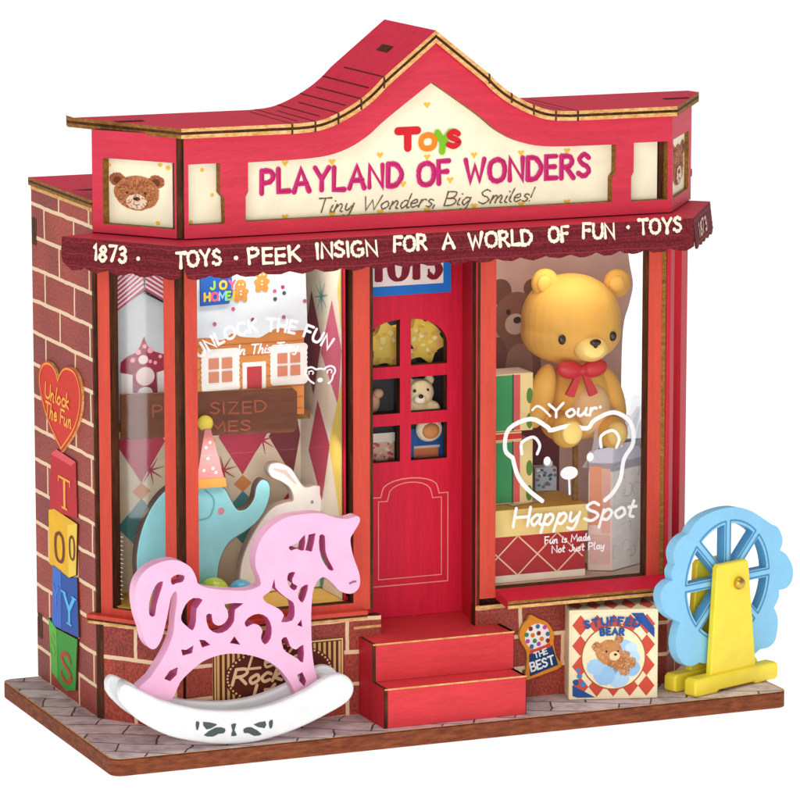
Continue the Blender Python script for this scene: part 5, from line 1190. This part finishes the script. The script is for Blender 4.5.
for (u, v, s_, lab) in ((390, 345, 1.1, 'yellow plush star cushion behind the upper left door pane'), (424, 340, 1.05, 'yellow plush star cushion behind the upper right door pane')):
    p = hit(u, v, (0, 1, 0), (0, .285, 0)); FFr = Frame(p); mb = MB(); P = [((.075 if i % 2 else .052)*s_*math.cos(i*math.pi/6+.3), (.075 if i % 2 else .052)*s_*math.sin(i*math.pi/6+.3)) for i in range(12)]
    mb.plate(FFr, smooth(P, 3, True), [], -.03, 0, plain('cushion_yellow', '#f0cc58', .6, .2), ink('#c89a38'))
    for i in range(26): mb.ell(FFr, (R.uniform(-.05, .05), R.uniform(-.05, .05)), R.uniform(.004, .011), R.uniform(.004, .009), ink(R.choice(['#f7e08a', '#e6b840', '#f4a878', '#f8ecb0'])), .001+i*.0001, k=9, ragged=.2)
    mb.build('plush_cushion', loc=tuple(p), label=lab, cat='cushion', group='yellow cushions behind the door panes', bevel=.0)
p = hit(384, 442, (0, 1, 0), (0, .28, 0)); FFr = Frame((p.x, p.y, .70)); mb = MB(); mb.box(FFr, -.06, .006, -.04, .035, .105, 0, ink('#e9b9a0'))
for i in range(40): mb.ell(FFr, (R.uniform(-.052, .03), R.uniform(.015, .09)), R.uniform(.003, .008), R.uniform(.003, .008), ink(R.choice(['#c8483c', '#f4e0c8', '#a83a34', '#e8907a'])), .001+i*.00006, k=8, ragged=.2)
mb.rect(FFr, -.06, .09, .035, .118, ink('#f3e4d2'), .004); mb.build('gift_pouch', loc=(p.x, p.y, .706), label='red flecked gift pouch with cream top behind the lower left door pane', cat='gift pouch')
p = hit(405, 445, (0, 1, 0), (0, .27, 0)); FFr = Frame((p.x, p.y, .70)); mb = MB(); mb.plate(FFr, [(-.03, .006), (.03, .006), (.03, .125), (-.01, .12)], [], -.025, 0, ink('#2456a4'), ink('#1c437f')); mb.build('picture_book', loc=(p.x, p.y, .706), label='blue book leaning behind the lower left door pane', cat='book')
p = hit(428, 445, (0, 1, 0), (0, .29, 0)); FFr = Frame((p.x, p.y, .70)); bb = thing('toy_crate', (p.x, p.y, .706), 'blue toy crate with orange label behind the lower right door pane', 'crate')
mb = MB(); mb.box(FFr, -.075, .006, -.03, .085, .12, 0, ink('#2a66b4')); mb.build('crate', bb); mb = MB(); mb.rect(FFr, -.06, .012, .035, .06, ink('#ee8a5c'), .001); mb.rect(FFr, -.06, .058, .04, .066, ink('#f4dcc8'), .0014); mb.build('label_panel', bb)
p = hit(429, 429, (0, 1, 0), (0, .255, 0)); p2 = hit(373, 402, (0, 1, 0), (0, .30, 0)); mb = MB(); mb.ball(p2, (.022, .02, .034), ink('#e8b088'), k=16, j=10); mb.ball(p2+Vector((.012, -.012, .028)), (.018, .014, .016), ink('#e8b088'), k=14, j=8); mb.build('plush_paw', loc=tuple(p2), label='tan plush paw at the left of the dark middle left door pane', cat='plush toy')
rp_ = thing('round_toy', (p.x, p.y, p.z-.03), 'round tan toy face with cream border behind the lower right door pane', 'toy face')
mb = MB(); mb.ball(p, (.045, .02, .04), ink('#f2dcc0'), k=20, j=12); mb.build('border', rp_); mb = MB(); mb.ball(p+Vector((0, -.012, -.003)), (.03, .016, .026), ink('#c98a54'), k=18, j=10); mb.build('face', rp_)

# ------------------------------------------------------------------ printing on the panes
GL = FR.off(-.039)
mb = MB(); q0 = GL.px(196, 368); q1 = GL.px(331, 358); ccx = (q0[0]+q1[0])/2; rr = .34; topz = GL.px(265, 328)[1]
tw = .44
write(mb, GL, 'UNLOCK THE FUN', 0, 0, .036, .0085, WHITE_DECAL, n=.0005, gap=.3, jit=.02, width=tw, parts=('window_lettering', wf), path=lambda X, Y: (ccx+(rr+Y)*math.sin((X-tw/2)/rr), topz-rr-.008+(rr+Y)*math.cos((X-tw/2)/rr)))
mb.build('window_lettering', wf); mb = MB(); p0 = GL.px(238, 353); p1 = GL.px(297, 347); write(mb, GL, 'In This Tiny', p0[0], p0[1]-.005, .028, .005, WHITE_DECAL, n=.0005, gap=.14, slant=.2, width=p1[0]-p0[0], parts=('window_lettering', wf))
mb.build('window_lettering', wf); mb = MB()
def bear_outline(mb, F, u0, v0, sx_, sy_, w, par=None):
    pts = [(0.06, .36), (.0, .28), (.03, .1), (.2, .02), (.33, .1), (.36, .13), (.5, .1), (.64, .13), (.7, .06), (.85, .0), (.98, .1), (1.0, .28), (.93, .42), (.9, .6), (.84, .72), (.78, .78)]
    mb.ribbon(F, smooth([F.px(u0+x*sx_, v0+y*sy_-x*sy_*.06) for x, y in pts], 4), w, WHITE_DECAL, .0005)
    mb.ribbon(F, smooth([F.px(u0+x*sx_, v0+y*sy_) for x, y in [(.06, .36), (.1, .52), (.18, .64), (.29, .74)]], 4), w, WHITE_DECAL, .0009)
    mb.build('window_emblem', par); mb.__init__()
    for cx_ in ((.2, .2), (.82, .14)):
        mb.ribbon(F, smooth([F.px(u0+(cx_[0]+dx)*sx_, v0+(cx_[1]+dy)*sy_) for dx, dy in [(-.07, .12), (-.07, .02), (.02, -.03), (.07, .04), (.05, .12)]], 4), w*.7, WHITE_DECAL, .0012)
        mb.build('window_emblem', par); mb.__init__()
bear_outline(mb, GL, 305, 367, 30, 22, .006, wf); mb.ell(GL, GL.px(320, 380), .009, .007, WHITE_DECAL, .0008)
mb.build('window_emblem', wf)
mb = MB()
bear_outline(mb, GL, 505, 418, 128, 112, .014, wr)
for u, v in ((547, 461), (590, 457)): mb.ell(GL, GL.px(u, v), .012, .014, WHITE_DECAL, .0008); mb.build('window_emblem', wr); mb = MB()
mb.ell(GL, GL.px(569, 473), .03, .021, WHITE_DECAL, .0008); mb.ribbon(GL, [GL.px(569, 478), GL.px(569.5, 494)], .007, WHITE_DECAL, .0012)
mb.build('window_emblem', wr); mb = MB(); p0 = GL.px(549, 418); p1 = GL.px(596, 411); write(mb, GL, 'Your', p0[0], p0[1], .042, .0088, WHITE_DECAL, n=.0005, gap=.16, jit=.03, width=p1[0]-p0[0])
mb.ribbon(GL, smooth([GL.px(u, v) for u, v in ((532, 410), (537, 406), (543, 409), (550, 416))], 3), .007, WHITE_DECAL, .0016); mb.ell(GL, GL.px(600, 407), .005, .005, WHITE_DECAL, .0016)
mb.build('window_lettering', wr); mb = MB(); p0 = GL.px(513, 527); p1 = GL.px(581, 518); write(mb, GL, 'Happy', p0[0], p0[1], .058, .0098, WHITE_DECAL, n=.0005, gap=.13, slant=.18, jit=.03, width=p1[0]-p0[0]-.01)
mb.build('window_lettering', wr); mb = MB(); p0 = GL.px(584, 521); p1 = GL.px(634, 514); write(mb, GL, 'Spot', p0[0], p0[1], .058, .0098, WHITE_DECAL, n=.0005, gap=.13, slant=.12, jit=.03, width=p1[0]-p0[0])
mb.build('window_lettering', wr); mb = MB(); p0 = GL.px(545, 542); p1 = GL.px(590, 538); write(mb, GL, 'Fun is Made', p0[0], p0[1]-.006, .022, .004, WHITE_DECAL, n=.0005, gap=.18, width=p1[0]-p0[0], parts=('window_lettering', wr))
mb.build('window_lettering', wr); mb = MB(); p0 = GL.px(552, 551); p1 = GL.px(604, 546); write(mb, GL, 'Not Just Play', p0[0], p0[1]-.006, .022, .004, WHITE_DECAL, n=.0005, gap=.18, width=p1[0]-p0[0], parts=('window_lettering', wr)) if all(c in G for c in 'Not Just Play') else None
mb.build('window_lettering', wr)
mb = MB(); GC = CL.off(-.039)
for k in range(15):
    for c_, wv in ((0, R.uniform(.008, .016)), (.022, R.uniform(.004, .009))):
        a_, z_ = GC.px(115, 536+k*4.4); mb.ribbon(GC, [(a_+c_, z_), (a_+c_+wv, z_-.001)], .0024, WHITE_DECAL, .0005+.0001*k)
mb.build('window_lettering', wl)

# ------------------------------------------------------------------ light, camera, world
w = bpy.data.worlds.new('World'); SC.world = w; w.use_nodes = True
bgn = w.node_tree.nodes['Background']; bgn.inputs[0].default_value = (1, 1, 1, 1); bgn.inputs[1].default_value = .36
def area(name, loc, target, size, power, col=(1, 1, 1)):
    l = bpy.data.lights.new(name, 'AREA'); l.shape = 'SQUARE'; l.size = size; l.energy = power; l.color = col
    o = bpy.data.objects.new(name, l); COL.objects.link(o); o.location = loc; o.rotation_euler = (Vector(target)-Vector(loc)).to_track_quat('-Z', 'Y').to_euler(); return o
area('softbox_key', (-5.5, -6.5, 6.0), (1, 0, .8), 3.0, 170, (1, .98, .95))
area('softbox_top', (1.5, -1.5, 8.0), (1, 0, .8), 4.0, 130)
area('softbox_front', (-3.2, -9.0, 2.0), (1, 0, .8), 3.0, 175)
area('fill_low', (.9, -5.2, .95), (1, 0, .8), 1.4, 34, (1, .98, .95))  # added low fill, brightens the goods behind the panes
def add_fill(loc, tgt, sx, e):
    l = bpy.data.lights.new('window_fill', 'AREA'); l.shape = 'RECTANGLE'; l.size = sx; l.size_y = .06; l.energy = e; l.color = (1, .95, .87)
    o = bpy.data.objects.new('window_fill', l); COL.objects.link(o); o.location = loc; o.rotation_euler = (Vector(tgt)-Vector(loc)).to_track_quat('-Z', 'Y').to_euler()
add_fill((.44, .075, 1.45), (.44, .30, .8), .45, .9); add_fill((1.48, .075, 1.45), (1.5, .3, .8), .45, .95); add_fill((.9985, .245, 1.40), (1.0, .33, .9), .25, 1.5); add_fill((.47, .06, .845), (.47, .22, .45), .42, .6)  # added fill lights inside the windows and behind the door, no fixtures
l = bpy.data.lights.new('streak_light', 'AREA'); l.shape = 'RECTANGLE'; l.size = .07; l.size_y = 1.5; l.energy = 5  # added strip, only there to mirror as a streak in the angled pane
o = bpy.data.objects.new('streak_light', l); COL.objects.link(o); o.location = (-3, .015, .75); o.rotation_euler = (math.radians(90), 0, math.radians(-90))
cam = bpy.data.cameras.new('camera'); co_ = bpy.data.objects.new('camera', cam); COL.objects.link(co_)
co_.location = CAM_LOC; co_.rotation_euler = (CAM_RX, 0, CAM_RZ); cam.sensor_width = 36; cam.lens = FPX/800*36; cam.clip_start = .1; cam.clip_end = 600
SC.camera = co_
SC.view_settings.view_transform = 'Standard'; SC.view_settings.look = 'None'; SC.view_settings.exposure = 0; SC.view_settings.gamma = 1
SC.render.engine = 'CYCLES'; SC.cycles.max_bounces = 8; SC.cycles.transparent_max_bounces = 24
